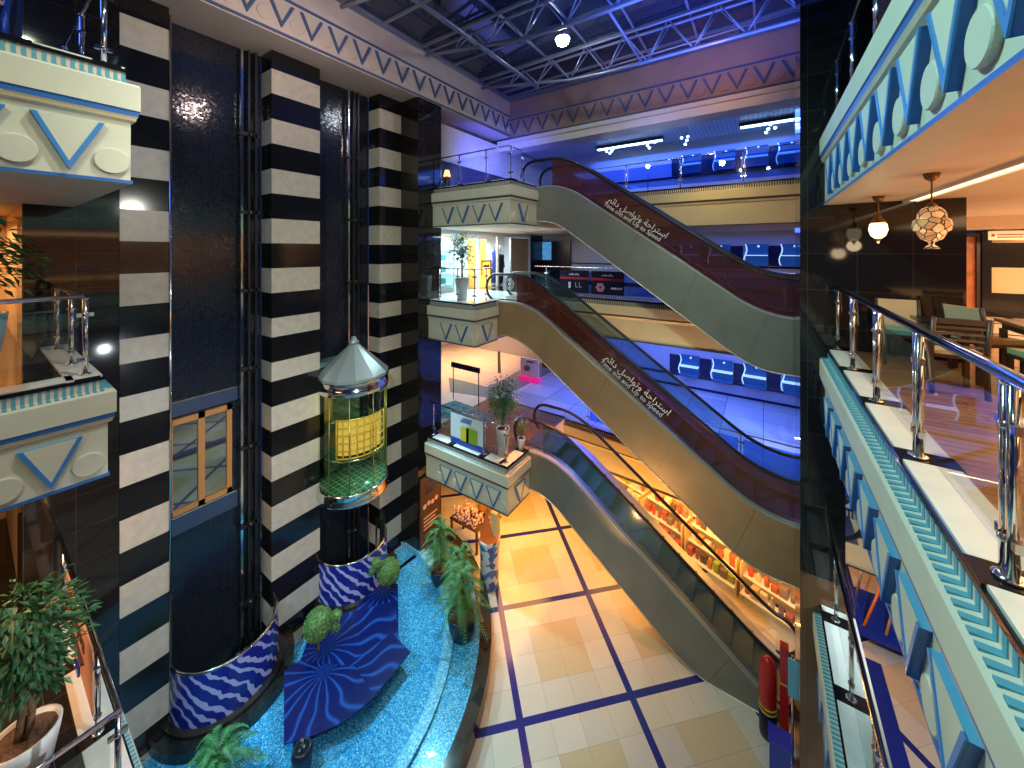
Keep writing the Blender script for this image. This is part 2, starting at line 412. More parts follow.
# floors and ceilings of the galleries are the balcony decks further down; top gallery ceiling with ribs
RIB, nt, b = _new('ribbed_ceiling')
w = N(nt, 'ShaderNodeTexWave', Scale=2.2); nt.links.new(coords(nt, 'World'), w.inputs['Vector'])
nt.links.new(ramp(nt, w.outputs[0], [(0, (.38, .42, .5)), (1, (.6, .64, .7))]), b.inputs['Base Color']); b.inputs['Roughness'].default_value = .3
m = MB(); m.box(-10.2, 3.5, 14.2, 18, 14.55, 14.75); struct(m, 'ceiling', RIB)

# ---------------------------------------------------------------- chevrons and discs
def chevron_mb(P, u, n, s=1.0, o0=0.0, o1=.06, arm=.05):
    """V with its top edge centre at P; u along the wall, n outward"""
    u, n, P = Vector(u), Vector(n), Vector(P); mb = MB(); hw, h = .235 * s, .49 * s
    for sg in (-1, 1):
        poly = [(-hw, 0), (-hw + arm * 1.3, 0), (0, -h + arm * 2.2), (0, -h)]
        pts = [P + u * (sg * a) + Vector((0, 0, c)) + n * o0 for a, c in poly]
        mb.slab(pts, n, o1 - o0)
    return mb
def disc_mb(P, n, r=.14, t=.05):
    mb = MB(); mb.lathe([(r, -.01), (r, t - .008), (r - .008, t)], P, 26, axis=n, smooth=False); return mb

def seglist(path):
    out = []
    for a, b in zip(path, path[1:]):
        a, b = Vector((*a, 0)), Vector((*b, 0)); d = b - a; L = d.length; u = d / L; out.append((a, u, Vector((u.y, -u.x, 0)), L))
    return out
def off_path(path, o):
    sg = seglist(path); pts = []
    for i in range(len(path)):
        p = Vector((*path[i], 0))
        if i == 0: q = p + sg[0][2] * o
        elif i == len(path) - 1: q = p + sg[-1][2] * o
        else:
            n1, n2 = sg[i - 1][2], sg[i][2]; k = 1 + n1.dot(n2); q = p + (n1 + n2) * (o / k)
        pts.append(q)
    return pts

FO = .02   # how far the lower face stands out
PROF = [  # offset, z below floor, material: 0 cream 1 blue 2 granite 3 ochre, None = built apart
    (-.40, 0, 2), (0, 0, 2), (0, -.04, 2), (-.03, -.04, None), (-.03, -.16, None), (.075, -.175, 0), (.09, -.2, 0), (.09, -.47, 0),
    (.078, -.485, 1), (.073, -.535, 1), (.062, -.555, 0), (.058, -.585, 3), (FO, -.605, 0), (FO, -1.262, 0), (FO + .016, -1.262, 1), (FO + .016, -1.298, 1), (.0, -1.30, 0), (-.25, -1.30, 0)]
ZT, ZB, HW, DEP = -.68, -1.215, .25, .055
def raised_mb(P, u, n):
    """chevron: triangular block standing out of the fascia, blue sides, top painted lighter as if lit, cream front, blue strips along both arms"""
    mb = MB(); u, n, P = Vector(u), Vector(n), Vector(P)
    q = lambda s, h, o: P + u * s + Vector((0, 0, h - ZT)) + n * o
    tri = [(-HW, ZT), (HW, ZT), (0, ZB)]
    for k, (c1, c2) in enumerate(((tri[0], tri[1]), (tri[1], tri[2]), (tri[2], tri[0]))):
        mb.quad(q(*c1, -.005), q(*c2, -.005), q(*c2, DEP), q(*c1, DEP), 3 if k == 0 else 0)
    mb.add([q(*c, DEP) for c in tri], [(0, 1, 2)], 1)
    w = .036
    for sg in (-1, 1):
        poly = [(sg * HW, ZT), (sg * (HW - w * 1.2), ZT), (0, ZB + w * 2.3), (0, ZB)]
        mb.slab([q(s, h, DEP - .004) for s, h in poly], n, .014, 2)
    return mb

LBLUE2 = mat('mid_blue_paint', (.05, .24, .62), .4)
def balcony(name, label, path, deck, z, chev=(), posts=True, deckmat=None, group=None, soffit=None, chev_blue=None, dp=.062, paint=None, strip=None):
    a = path[0]
    t = thing(name, label, 'balcony', (a[0], a[1], z), group=group)
    mb = MB(); mb.prism(deck, z - 1.295, z - .001, 0); 
    mb.build('slab', soffit or SOFFIT, t)
    if deckmat:
        mb = MB(); mb.prism(deck, z - .004, z + .006, 0); mb.build('deck_floor', deckmat, t)
    mb = MB()
    for (o1, z1, _), (o2, z2, mi) in zip(PROF, PROF[1:]):
        if mi is None: continue
        p1, p2 = off_path(path, o1), off_path(path, o2)
        for i in range(len(path) - 1):
            mb.quad((*p1[i].xy, z + z1), (*p1[i + 1].xy, z + z1), (*p2[i + 1].xy, z + z2), (*p2[i].xy, z + z2), mi)
    for e, rev in ((0, 1), (-1, 0)):   # end caps
        pts = [off_path(path, o)[e] for o, zz, _ in PROF]
        mb.add([(p.x, p.y, z + q[1]) for p, q in zip(pts, PROF)], [tuple(range(len(PROF)))], 0)
    mb.build('fascia', paint or (CREAM, BLUEP, GRANITE, OCHRE), t, fix=False)
    mb = MB()                              # dentil strip: blue blocks standing out of a cream recess
    pi, po = off_path(path, -.03), off_path(path, .075)
    for i, (a_, u, n, L) in enumerate(seglist(path)):
        for (p, q, z1, z2) in ((pi, pi, -.04, -.165), (pi, po, -.165, -.176)):
            mb.quad((*p[i].xy, z + z1), (*p[i + 1].xy, z + z1), (*q[i + 1].xy, z + z2), (*q[i].xy, z + z2), 0)
        k = max(1, int(L / dp))
        for j in range(k):
            c = a_ + u * ((j + .5) * L / k) + n * -.03
            c0 = Vector((c.x, c.y, z))
            mb.obox(c0 + Vector((0, 0, -.103)) + n * .005, u * (dp * .25), n * .011, Vector((0, 0, .06)), 1)
            mb.obox(c0 + Vector((0, 0, -.166)) + n * .05, u * (dp * .25), n * .05, Vector((0, 0, .007)), 1)
    mb.build('dentil_strip', (paint[0], SLATED if strip else paint[1]) if paint else (CREAM, DENT), t)
    for seg, s, kind in chev:
        a_, u, n, L = seglist(path)[seg]; P = a_ + u * s + n * FO
        if kind == 'v':
            if HW < s < L + FO - HW: raised_mb((P.x, P.y, z + ZT), u, n).build('chevron', (chev_blue or BLUEP, CREAM, strip or LBLUE2, LBLUE), t, fix=False)
        else: disc_mb((P.x, P.y, z - 1.07), n, .14, .04).build('disc', CREAM, t)
    return t

def coping(t, path, z, posts, w=.30, closed_gap=.07):
    """white marble slabs between black post plates along the deck edge"""
    for i, (a, u, n, L) in enumerate(seglist(path)):
        ps = sorted(s for sg, s in posts if sg == i)
        edges = [0] + [x for s in ps for x in (s - .11, s + .11)] + [L]
        for s0, s1 in zip(edges[::2], edges[1::2]):
            s0, s1 = max(s0, .02), min(s1, L - .02)
            if s1 - s0 < .06: continue
            c = a + u * ((s0 + s1) / 2) - n * (.022 + w / 2)
            mb = MB(); mb.obox((c.x, c.y, z + .012), u * ((s1 - s0) / 2), n * (w / 2), (0, 0, .012)); mb.build('marble_coping', MARBLE, t)
        for s in ps:
            c = a + u * s - n * (.022 + w / 2)
            mb = MB(); mb.obox((c.x, c.y, z + .011), u * .11, n * (w / 2 + .02), (0, 0, .011)); mb.build('granite_plate', GRANITE, t)

def railing(name, label, path, z, posts, inset=.18, h=1.02, group=None, double=False, gl=None, ends=None, post_r=.026, rail_r=.028, base=.026, railm=None):
    """posts: (segment, distance). handrail tube, posts with flange and clamps, glass panes between posts"""
    a = path[0]
    ins = off_path(path, -inset)
    t = thing(name, label, 'railing', (ins[0].x, ins[0].y, z), group=group)
    sgs = seglist([tuple(p.xy) for p in ins])
    sg0 = seglist(path)
    P = []
    for sg, s in posts:
        a0, u0, n0, L0 = sg0[sg]; q = a0 + u0 * s - n0 * inset
        P.append((sg, Vector((q.x, q.y, z + base)), sgs[sg][1], sgs[sg][2]))
    for sg, q, u, n in P:
        mb = MB()
        offs = (-.032, .032) if double else (0,)
        for o in offs: mb.tube([q + u * o, q + u * o + Vector((0, 0, h - .03))], post_r if not double else post_r * .8, 10)
        mb.lathe([(.06, 0), (.06, .012), (.045, .02), (.03, .022)], q, 16)
        for hz in (.2, h - .24): mb.lathe([(post_r + .004, -.02), (post_r + .012, -.012), (post_r + .012, .012), (post_r + .004, .02)], q + Vector((0, 0, hz)), 12, cap=False)
        mb.lathe([(.02, h - .05), (.035, h - .03), (.035, h - .02)], q, 12)
        o = mb.build('post', CHROME, t)
        for hz in (.2, h - .24):
            for d in (-1, 1):
                mb = MB(); mb.obox(q + u * (d * (.052 if not double else .075)) + Vector((0, 0, hz)), u * .022, n * .016, (0, 0, .024)); mb.build('glass_clamp', CHROME, o)
        if double:
            mb = MB(); cv = [q + u * (.03 + .10 * math.sin(k / 8 * 1.4)) - n * .04 + Vector((0, 0, h - .08 - .30 * k / 8)) for k in range(9)]
            for a_, b_ in zip(cv, cv[1:]): mb.bar(a_, b_, .045, .008, 0, n)
            mb.build('curved_bracket', DSTEEL, o)
    pts = [Vector((*p.xy, z + base + h)) for p in ins]
    if ends: pts = [Vector((*ends[0], z + base + h))] + pts if ends[0] else pts
    mb = MB(); mb.tube(pts, rail_r, 12); mb.build('handrail', railm or CHROME, t)
    for (s1, q1, u1, n1), (s2, q2, u2, n2) in zip(P, P[1:]):
        if s1 == s2:
            m1, m2, uu, nn = q1 + u1 * .06, q2 - u1 * .06, u1, n1
        else: continue
        mb = MB(); c = (m1 + m2) / 2; L = (m2 - m1).length
        mb.obox(c + Vector((0, 0, .10 + (h - .24) / 2)), uu * L / 2, nn * .005, (0, 0, (h - .26) / 2))
        mb.build('glass_pane', gl or GLASS, t)
    return t

def vrow(seg, start, pitch, nv, lead=True):
    out = []
    if lead: out.append((seg, start - pitch / 2, 'd'))
    for i in range(nv): out += [(seg, start + i * pitch, 'v'), (seg, start + (i + .5) * pitch, 'd')]
    return out

# ---------------------------------------------------------------- cornices under the roof
def cornice(name, a, b, z0, z1, m_face, depth, chev_z, start, pitch, n_v):
    sg = seglist([a, b])[0]; a_, u, n, L = sg
    mb = MB(); c = a_ + u * L / 2 - n * depth / 2
    mb.obox((c.x, c.y, (z0 + z1) / 2), u * L / 2, n * depth / 2, (0, 0, (z1 - z0) / 2), 0)
    for zz, hh in ((chev_z + .12, .03), (z0 + .06, .03)):
        c = a_ + u * L / 2 + n * .01
        mb.obox((c.x, c.y, zz), u * L / 2, n * .02, (0, 0, hh), 1)
    base = struct(mb, name, (m_face, SLATE))
    for i in range(n_v):
        P = a_ + u * (start + i * pitch)
        chevron_mb((P.x, P.y, chev_z), u, n, 1.18, 0, .05, .055).build('chevron', SLATE, base)
        Q = P + u * pitch / 2
        disc_mb((Q.x, Q.y, chev_z - .40), n, .16, .03).build('disc', m_face, base)
ROSEW = mat('pale_rose_plaster', (.64, .56, .50), .6, noise=.05, nscale=2)
SLATE = mat('slate_blue_paint', (.07, .12, .26), .5)
cornice('cornice_west', (-9.2, -3), (-9.2, 13.47), 14.75, 16.3, ROSEW, 1.6, 15.52, .22, .69, 24)
PINKP = mat('rose_plaster', (.42, .27, .21), .6, noise=.05, nscale=2)
cornice('cornice_north', (-9.2, 13.47), (1.6, 13.47), 14.65, 16.3, PINKP, .7, 15.38, .25, .69, 15)
m = MB(); m.box(-9.85, 1.6, 13.40, 14.3, 14.5, 14.65, 0); m.box(-9.85, 1.6, 13.5, 14.3, 14.22, 14.5, 0); struct(m, 'trim_2', PLASTER)

# ================================================================ BALCONIES AND RAILINGS
BLACKFLOOR = tiles('dark_polished_floor', (.016, .014, .014), (.03, .026, .024), (.10, .09, .08), .6, .6, rough=.08, jw=.006)
PALEFLOOR = tiles('pale_polished_floor', (.55, .52, .46), (.62, .58, .52), (.25, .22, .2), .6, .6, rough=.10, jw=.008)
BRFLOOR = tiles('brown_polished_floor', (.20, .12, .08), (.26, .16, .11), (.06, .04, .03), .6, .6, rough=.10, jw=.008)
WHITEFLOOR = tiles('white_polished_floor', (.72, .74, .74), (.78, .8, .8), (.4, .42, .44), .6, .6, rough=.08, jw=.008)
WOOD, nt, b = _new('wood_floor')
br = N(nt, 'ShaderNodeTexBrick', Scale=1.0); br.offset = .37
br.inputs['Color1'].default_value = (.36, .17, .06, 1); br.inputs['Color2'].default_value = (.50, .26, .10, 1); br.inputs['Mortar'].default_value = (.10, .05, .02, 1)
br.inputs['Brick Width'].default_value = 1.1; br.inputs['Row Height'].default_value = .11; br.inputs['Mortar Size'].default_value = .004
nt.links.new(coords(nt, 'World'), br.inputs['Vector'])
nz = N(nt, 'ShaderNodeTexNoise', Scale=9.0, Detail=6.0); nt.links.new(coords(nt, 'World', scale=(.25, 3, 1)), nz.inputs['Vector'])
nt.links.new(mixc(nt, math_(nt, 'MULTIPLY', nz.outputs[0], .5), br.outputs['Color'], (.16, .07, .03)), b.inputs['Base Color'])
b.inputs['Roughness'].default_value = .13

# --- west side, three levels
pw3 = [(-6.0, -4), (-6.0, 1.06), (-10, 1.06)]
s0 = 5.06
w3 = balcony('balcony', 'upper west balcony with a pale fascia, one blue chevron between discs and a dark floor', pw3, [(-6.02, -4), (-6.02, 1.04), (-10, 1.04), (-10, .55), (-14, .55), (-14, -1.55), (-10, -1.55), (-10, -4)], L3,
             [(0, 4 + .62 - .64 * k, 'v') for k in range(7)] + [(0, 4 + .93 - .64 * k, 'd') for k in range(7)] + vrow(1, 1.0, .64, 4), deckmat=BLACKFLOOR)
po = [(0, s) for s in (.5, 2.0, 3.4, 4.28, 4.9)]
coping(w3, pw3, L3, po)
railing('glass_railing', 'chrome and glass railing on the upper west balcony', pw3, L3, [(0, .5), (0, 2), (0, 3.4), (0, 4.9), (1, 1.4), (1, 2.8)], gl=GLASS)
pw2 = [(-7.12, -4), (-7.12, 1.05), (-10, 1.05)]
w2 = balcony('balcony', 'middle west balcony with a ficus pot behind its railing, blue chevron fascia and black floor', pw2, [(-7.14, -4), (-7.14, 1.03), (-10, 1.03), (-10, .55), (-14, .55), (-14, -1.55), (-10, -1.55), (-10, -4)], L2,
             [(0, 4 + .60 - .64 * k, 'v') for k in range(7)] + [(0, 4 + .90 - .64 * k, 'd') for k in range(7)] + vrow(1, 1.0, .64, 3), deckmat=BLACKFLOOR)
coping(w2, pw2, L2, [(0, s) for s in (.5, 2.0, 3.4, 4.9)])
railing('glass_railing', 'chrome and glass railing on the middle west balcony, turning back to the black wall', pw2, L2, [(0, .5), (0, 2.0), (0, 3.4), (0, 4.9), (1, 1.0), (1, 2.4)])
pw1 = [(-5.5, -4), (-5.5, 1.12), (-10, 1.12)]
w1 = balcony('balcony', 'lower west balcony under a potted ficus, dark floor with white coping', pw1, [(-5.52, -4), (-5.52, 1.1), (-10, 1.1), (-10, .55), (-14, .55), (-14, -1.55), (-10, -1.55), (-10, -4)], L1,
             vrow(0, .8, .64, 6) + vrow(1, .8, .64, 6), deckmat=BLACKFLOOR)
coping(w1, pw1, L1, [(0, s) for s in (.5, 2.0, 3.4, 4.95)] + [(1, 1.3), (1, 2.7), (1, 4.0)])
railing('glass_railing', 'chrome railing on the lower west balcony with a poster hung inside it', pw1, L1, [(0, .5), (0, 2.0), (0, 3.4), (0, 4.93), (1, 1.3), (1, 2.7), (1, 4.0)], h=1.05)

# --- central landings where the escalators start, each with the gallery floor behind it
SLATED = mat('slate_dentil', (.12, .20, .27), .5); SLATEL = mat('slate_line', (.07, .09, .11), .5); SLATES = mat('slate_strip', (.07, .17, .34), .45)
CP = (CREAM, SLATEL, GRANITE, CREAM)
pc3 = [(-9.16, 8.85), (-6.03, 8.85), (-6.03, 10.3)]
c3 = balcony('balcony', 'upper central landing where the top escalator starts, cream fascia with four blue chevrons in front', pc3, [(-9.16, 8.87), (-6.05, 8.87), (-6.05, 13.30), (-9.80, 13.30), (-9.80, 9.24), (-9.16, 9.24)], L3,
             vrow(0, .72, .64, 4) + [(1, .6, 'v'), (1, .22, 'd'), (1, .98, 'd')], deckmat=BLACKFLOOR, paint=CP, strip=SLATES)
coping(c3, pc3, L3, [(0, .1), (0, 1.2), (0, 2.3), (0, 3.05)])
railing('glass_railing', 'slim railing on the upper central landing beside the top escalator', pc3, L3, [(0, .15), (0, 1.0), (0, 2.1), (0, 3.02), (1, .9)], h=1.0, post_r=.02, rail_r=.022)
pc2 = [(-9.17, 8.67), (-7.22, 8.67), (-7.22, 9.8)]
c2 = balcony('balcony', 'middle central landing, cream fascia with two blue chevrons, a ficus on its white floor', pc2, [(-9.16, 8.69), (-7.24, 8.69), (-7.24, 12.1), (-9.9, 12.1), (-9.9, 9.24), (-9.16, 9.24)], L2,
             vrow(0, .82, .65, 2) + [(1, .55, 'v'), (1, .2, 'd'), (1, .92, 'd')], deckmat=WHITEFLOOR, paint=CP, strip=SLATES)
railing('glass_railing', 'slim railing on the middle central landing in front of the ficus', pc2, L2, [(0, .3), (0, 1.1), (0, 1.8), (1, .8)], h=1.02, post_r=.02, rail_r=.022)
pc1 = [(-8.95, 8.36), (-5.8, 8.36), (-5.8, 9.5)]
c1 = balcony('balcony', 'lower central landing with striped edge, four blue chevrons and white coping slabs', pc1, [(-8.93, 8.38), (-5.82, 8.38), (-5.82, 12.1), (-9.16, 12.1), (-9.16, 9.24), (-8.93, 9.24)], L1,
             vrow(0, .89, .61, 4) + [(1, .56, 'v')], deckmat=BRFLOOR, paint=CP, strip=SLATES)
coping(c1, pc1, L1, [(0, .13), (0, 1.03), (0, 2.23), (0, 3.03), (1, .98)])
railing('glass_railing', 'slim railing on the lower central landing carrying the shopping bag poster', pc1, L1, [(0, .13), (0, 1.03), (0, 2.23), (0, 2.98), (1, .98)], h=1.0, post_r=.02, rail_r=.022)

# --- north galleries behind the escalators
TANC = mat('tan_fascia', (.62, .52, .33), .5, noise=.05, nscale=2); DARKL = mat('dark_fascia_line', (.05, .04, .035), .5)
NP = (TANC, DARKL, GRANITE, TANC)
pn3 = [(-6.2, 13.3), (2.42, 13.3)]
n3 = balcony('balcony', 'upper north gallery floor with a plain yellowish fascia under blue lights', pn3, [(-9.9, 13.32), (2.42, 13.32), (2.42, 17.6), (-9.9, 17.6)], L3, deckmat=BLACKFLOOR, paint=NP)
railing('glass_railing', 'glass railing of the upper north gallery with blue lit panes', pn3, L3, [(0, .3), (0, 2.1), (0, 3.9), (0, 5.7), (0, 7.4), (0, 8.5)], h=1.0, gl=BGLASS, post_r=.018, rail_r=.02)
pn2 = [(-7.24, 12.1), (2.42, 12.1)]
n2 = balcony('balcony', 'middle north gallery floor behind the middle escalator, plain tan fascia', pn2, [(-13.5, 12.12), (2.42, 12.12), (2.42, 17.6), (-13.5, 17.6)], L2, deckmat=BLACKFLOOR, paint=NP)
railing('glass_railing', 'blue glass railing of the middle north gallery carrying two dark posters', pn2, L2, [(0, .5), (0, 1.9), (0, 3.25), (0, 4.6), (0, 6.4), (0, 8.2)], h=1.0, gl=BGLASS, post_r=.018, rail_r=.02)
pn1 = [(-5.8, 11.95), (2.42, 11.40)]
LFLOOR = tiles('lower_gallery_floor', (.40, .42, .46), (.6, .62, .66), (.10, .11, .14), 1.2, 1.2, rough=.10, jw=.02)
n1 = balcony('balcony', 'lower north gallery floor behind the lowest escalator, orange lit fascia over the shop', pn1, [(-9.16, 12.1), (-5.8, 11.97), (2.42, 11.42), (2.42, 17.6), (-9.16, 17.6)], L1, deckmat=LFLOOR, paint=NP)
railing('glass_railing', 'blue glass railing of the lower north gallery', pn1, L1, [(0, .8), (0, 2.3), (0, 3.8), (0, 5.3), (0, 6.8), (0, 8.1)], h=1.0, gl=BGLASS, post_r=.018, rail_r=.02)
m = MB(); m.prism([(-17, 12.0), (-9.16, 12.0), (-9.16, 17.6), (-12, 26), (-17, 26)], L1 - .4, L1); m.prism([(-17, 9.24), (-9.17, 9.24), (-9.17, 12.0), (-17, 12.0)], L1 - .4, L1)
struct(m, 'floor_hall', PALEFLOOR)
m = MB(); m.box(-17, -16.6, 9, 26, 0, 8); m.box(-17, -9, 25.6, 26, 0, 8); struct(m, 'wall_hall', PLASTER)

# --- east side
pe3 = [(.88, 8.1), (.88, -2.2)]
ev = []
for k in range(12): ev += [(0, 8.1 - (7.85 - .615 * k), 'v'), (0, 8.1 - (7.55 - .615 * k), 'd')]
DKBLUE = mat('deep_blue_paint', (.015, .10, .42), .3)
e3 = balcony('balcony', 'upper east balcony with a long pale fascia of deep blue chevrons above the restaurant', pe3, [(.90, 8.1), (2.44, 8.1), (2.44, 17), (12, 17), (12, -2.2), (.90, -2.2)], L3, ev, chev_blue=DKBLUE, dp=.085)
railing('glass_railing', 'tall dark glass railing on the upper east balcony', pe3, L3, [(0, .05), (0, 1.3), (0, 2.6), (0, 3.9), (0, 5.2), (0, 6.5), (0, 7.8)], h=1.05, double=True, inset=.13, gl=glass('grey_glass', (.5, .58, .62), .3))
pe2 = [(.88, 8.1), (.88, -2.2)]
ev = []
for k in range(12): ev += [(0, 8.1 - (7.40 - .64 * k), 'v'), (0, 8.1 - (7.08 - .64 * k), 'd')]
e2 = balcony('balcony', 'middle east balcony with wooden restaurant floor, white coping and blue chevrons', pe2, [(.90, 8.1), (2.44, 8.1), (2.44, 17), (12, 17), (12, -2.2), (.90, -2.2)], L2, ev, chev_blue=DKBLUE, dp=.085)
m = MB(); m.prism([(1.2, -2.2), (1.2, 8.1), (2.43, 8.1), (2.43, 9.6), (12, 9.6), (12, -2.2)], L2 - .01, L2 + .012); m.build('wood_deck', WOOD, e2)
HALLF = tiles('stone_hall_floor', (.60, .46, .32), (.66, .52, .38), (.05, .035, .03), 1.6, 1.6, rough=.12, jw=.14)
m = MB(); m.prism([(2.43, 9.6), (12, 9.6), (12, 17), (2.44, 17)], L2 - .01, L2 + .012); m.build('stone_deck', HALLF, e2)
eposts = [(0, 8.1 - y) for y in (8.04, 6.79, 5.5, 4.21, 2.9, 1.6, .3)]
coping(e2, pe2, L2, eposts, w=.31)
RAILB = mat('blue_reflection_handrail', (.26, .42, .85), .14, 1.0)  # reflected blue gallery light painted into the rail colour
r_e2 = railing('glass_railing', 'chrome post railing along the wooden restaurant deck, handrail tinted with blue reflection', pe2, L2, eposts, h=1.0, double=True, post_r=.03, rail_r=.034, railm=RAILB, inset=.13)
pe1 = [(.79, 8.1), (.79, -2.2)]
e1 = balcony('balcony', 'lower east balcony with a dark striped edge and white coping beside the tiled wall', pe1, [(.81, 8.1), (1.24, 8.1), (1.24, -2.2), (.81, -2.2)], L1, vrow(0, .8, .64, 12))
ep1 = [(0, 8.1 - y) for y in (7.86, 6.6, 5.3, 4.0, 2.7, 1.4)]
coping(e1, pe1, L1, ep1, w=.36)
railing('glass_railing', 'chrome twin-bar railing on the lower east balcony', pe1, L1, ep1, h=1.02, double=True)

# black tiled wall closing the east balconies to the north
m = MB(); m.box(.53, 2.43, 8.1, 9.3, L2 - 1.24, 16.3); m.box(.53, 1.12, 8.1, 9.3, 4.3, L2 - 1.24); struct(m, 'wall_east', WALLS)
BROWN = tiles('brown_polished_wall', (.16, .075, .035), (.19, .09, .045), (.09, .045, .02), .62, .61, rough=.12, jw=.006, plane='xz')
m = MB(); m.box(.53, 1.12, 8.1, 9.3, 0, 4.3); struct(m, 'wall_east_lower', BROWN)
m = MB(); m.box(-14.3, -14.1, -1.6, .6, 0, 14.7); m.box(-14.1, -10.9, .56, .66, 0, 14.7); m.box(-14.1, -10.9, -1.7, -1.6, 0, 14.7); struct(m, 'wall_far_west', mat('tan_plaster', (.62, .42, .25), .6))
m = MB(); m.box(1.55, 1.98, -2, 12.2, 0, .004, 0); m.box(1.98, 2.32, -2, 12.2, 0, .005, 1); struct(m, 'floor_band_east', (GRANITE, mat('deep_blue_floor_band', (.012, .03, .30), .2)))

# ================================================================ ESCALATORS
SIDE = [mat('escalator_side_steel', (.27, .27, .235), .42, .55, noise=.10, nscale=1.5), mat('escalator_side_bronze', (.46, .31, .17), .42, .5, noise=.10, nscale=1.5)]
SKIRT = mat('satin_skirt', (.62, .64, .62), .3, .55)
STEPM = mat('escalator_step', (.10, .11, .12), .4, .7)
GL_RED = glass('maroon_film_glass', (.55, .26, .30), .15, opaque=.76, body=(.10, .028, .018))
GL_TEAL = glass('teal_dark_glass', (.45, .62, .66), .18, opaque=.55, body=(.03, .085, .10))
GL_FAR = glass('pale_teal_glass', (.50, .66, .70), .18, opaque=.35, body=(.03, .08, .10))
GL_CLR = glass('escalator_clear_glass', (.75, .8, .82), .12)
WHITE_T = mat('white_letter', (.85, .85, .85), .5)
EDGE = mat('bright_edge_trim', (.80, .76, .62), .3, .6)
AR = 'استراحة وتواصل دائم'
AR_FORMS = '\uFEE2\uFE8B\uFE8D\uFEA9 \uFEDE\uFEBB\uFE8D\uFEEE\uFE97\uFEED \uFE94\uFEA3\uFE8D\uFEAE\uFE98\uFEB3\uFE8D'
def text(body, size, M, m, parent, name='lettering', ext=.002, align='LEFT', space=1.0):
    c = bpy.data.curves.new(name, 'FONT'); c.body = body; c.size = size; c.extrude = ext; c.align_x = align; c.space_character = space
    c.materials.append(m)
    o = bpy.data.objects.new(name, c); C.objects.link(o)
    if parent is not None:
        o.parent = parent; M = Matrix.Translation(-world_loc(parent)) @ M
    o.matrix_local = M
    return o
def solid(o):
    """turn a finished lettering curve into a mesh part"""
    bpy.context.view_layer.update(); dg = bpy.context.evaluated_depsgraph_get()
    me = bpy.data.meshes.new_from_object(o.evaluated_get(dg)); me.name = o.name
    n = bpy.data.objects.new('lettering', me); C.objects.link(n); n.parent = o.parent; n.matrix_local = o.matrix_local.copy()
    bpy.data.objects.remove(o); return n
def basis(p, x, y):
    x, y = Vector(x).normalized(), Vector(y).normalized(); z = x.cross(y)
    M = Matrix((x, y, z)).transposed().to_4x4(); M.translation = Vector(p); return M

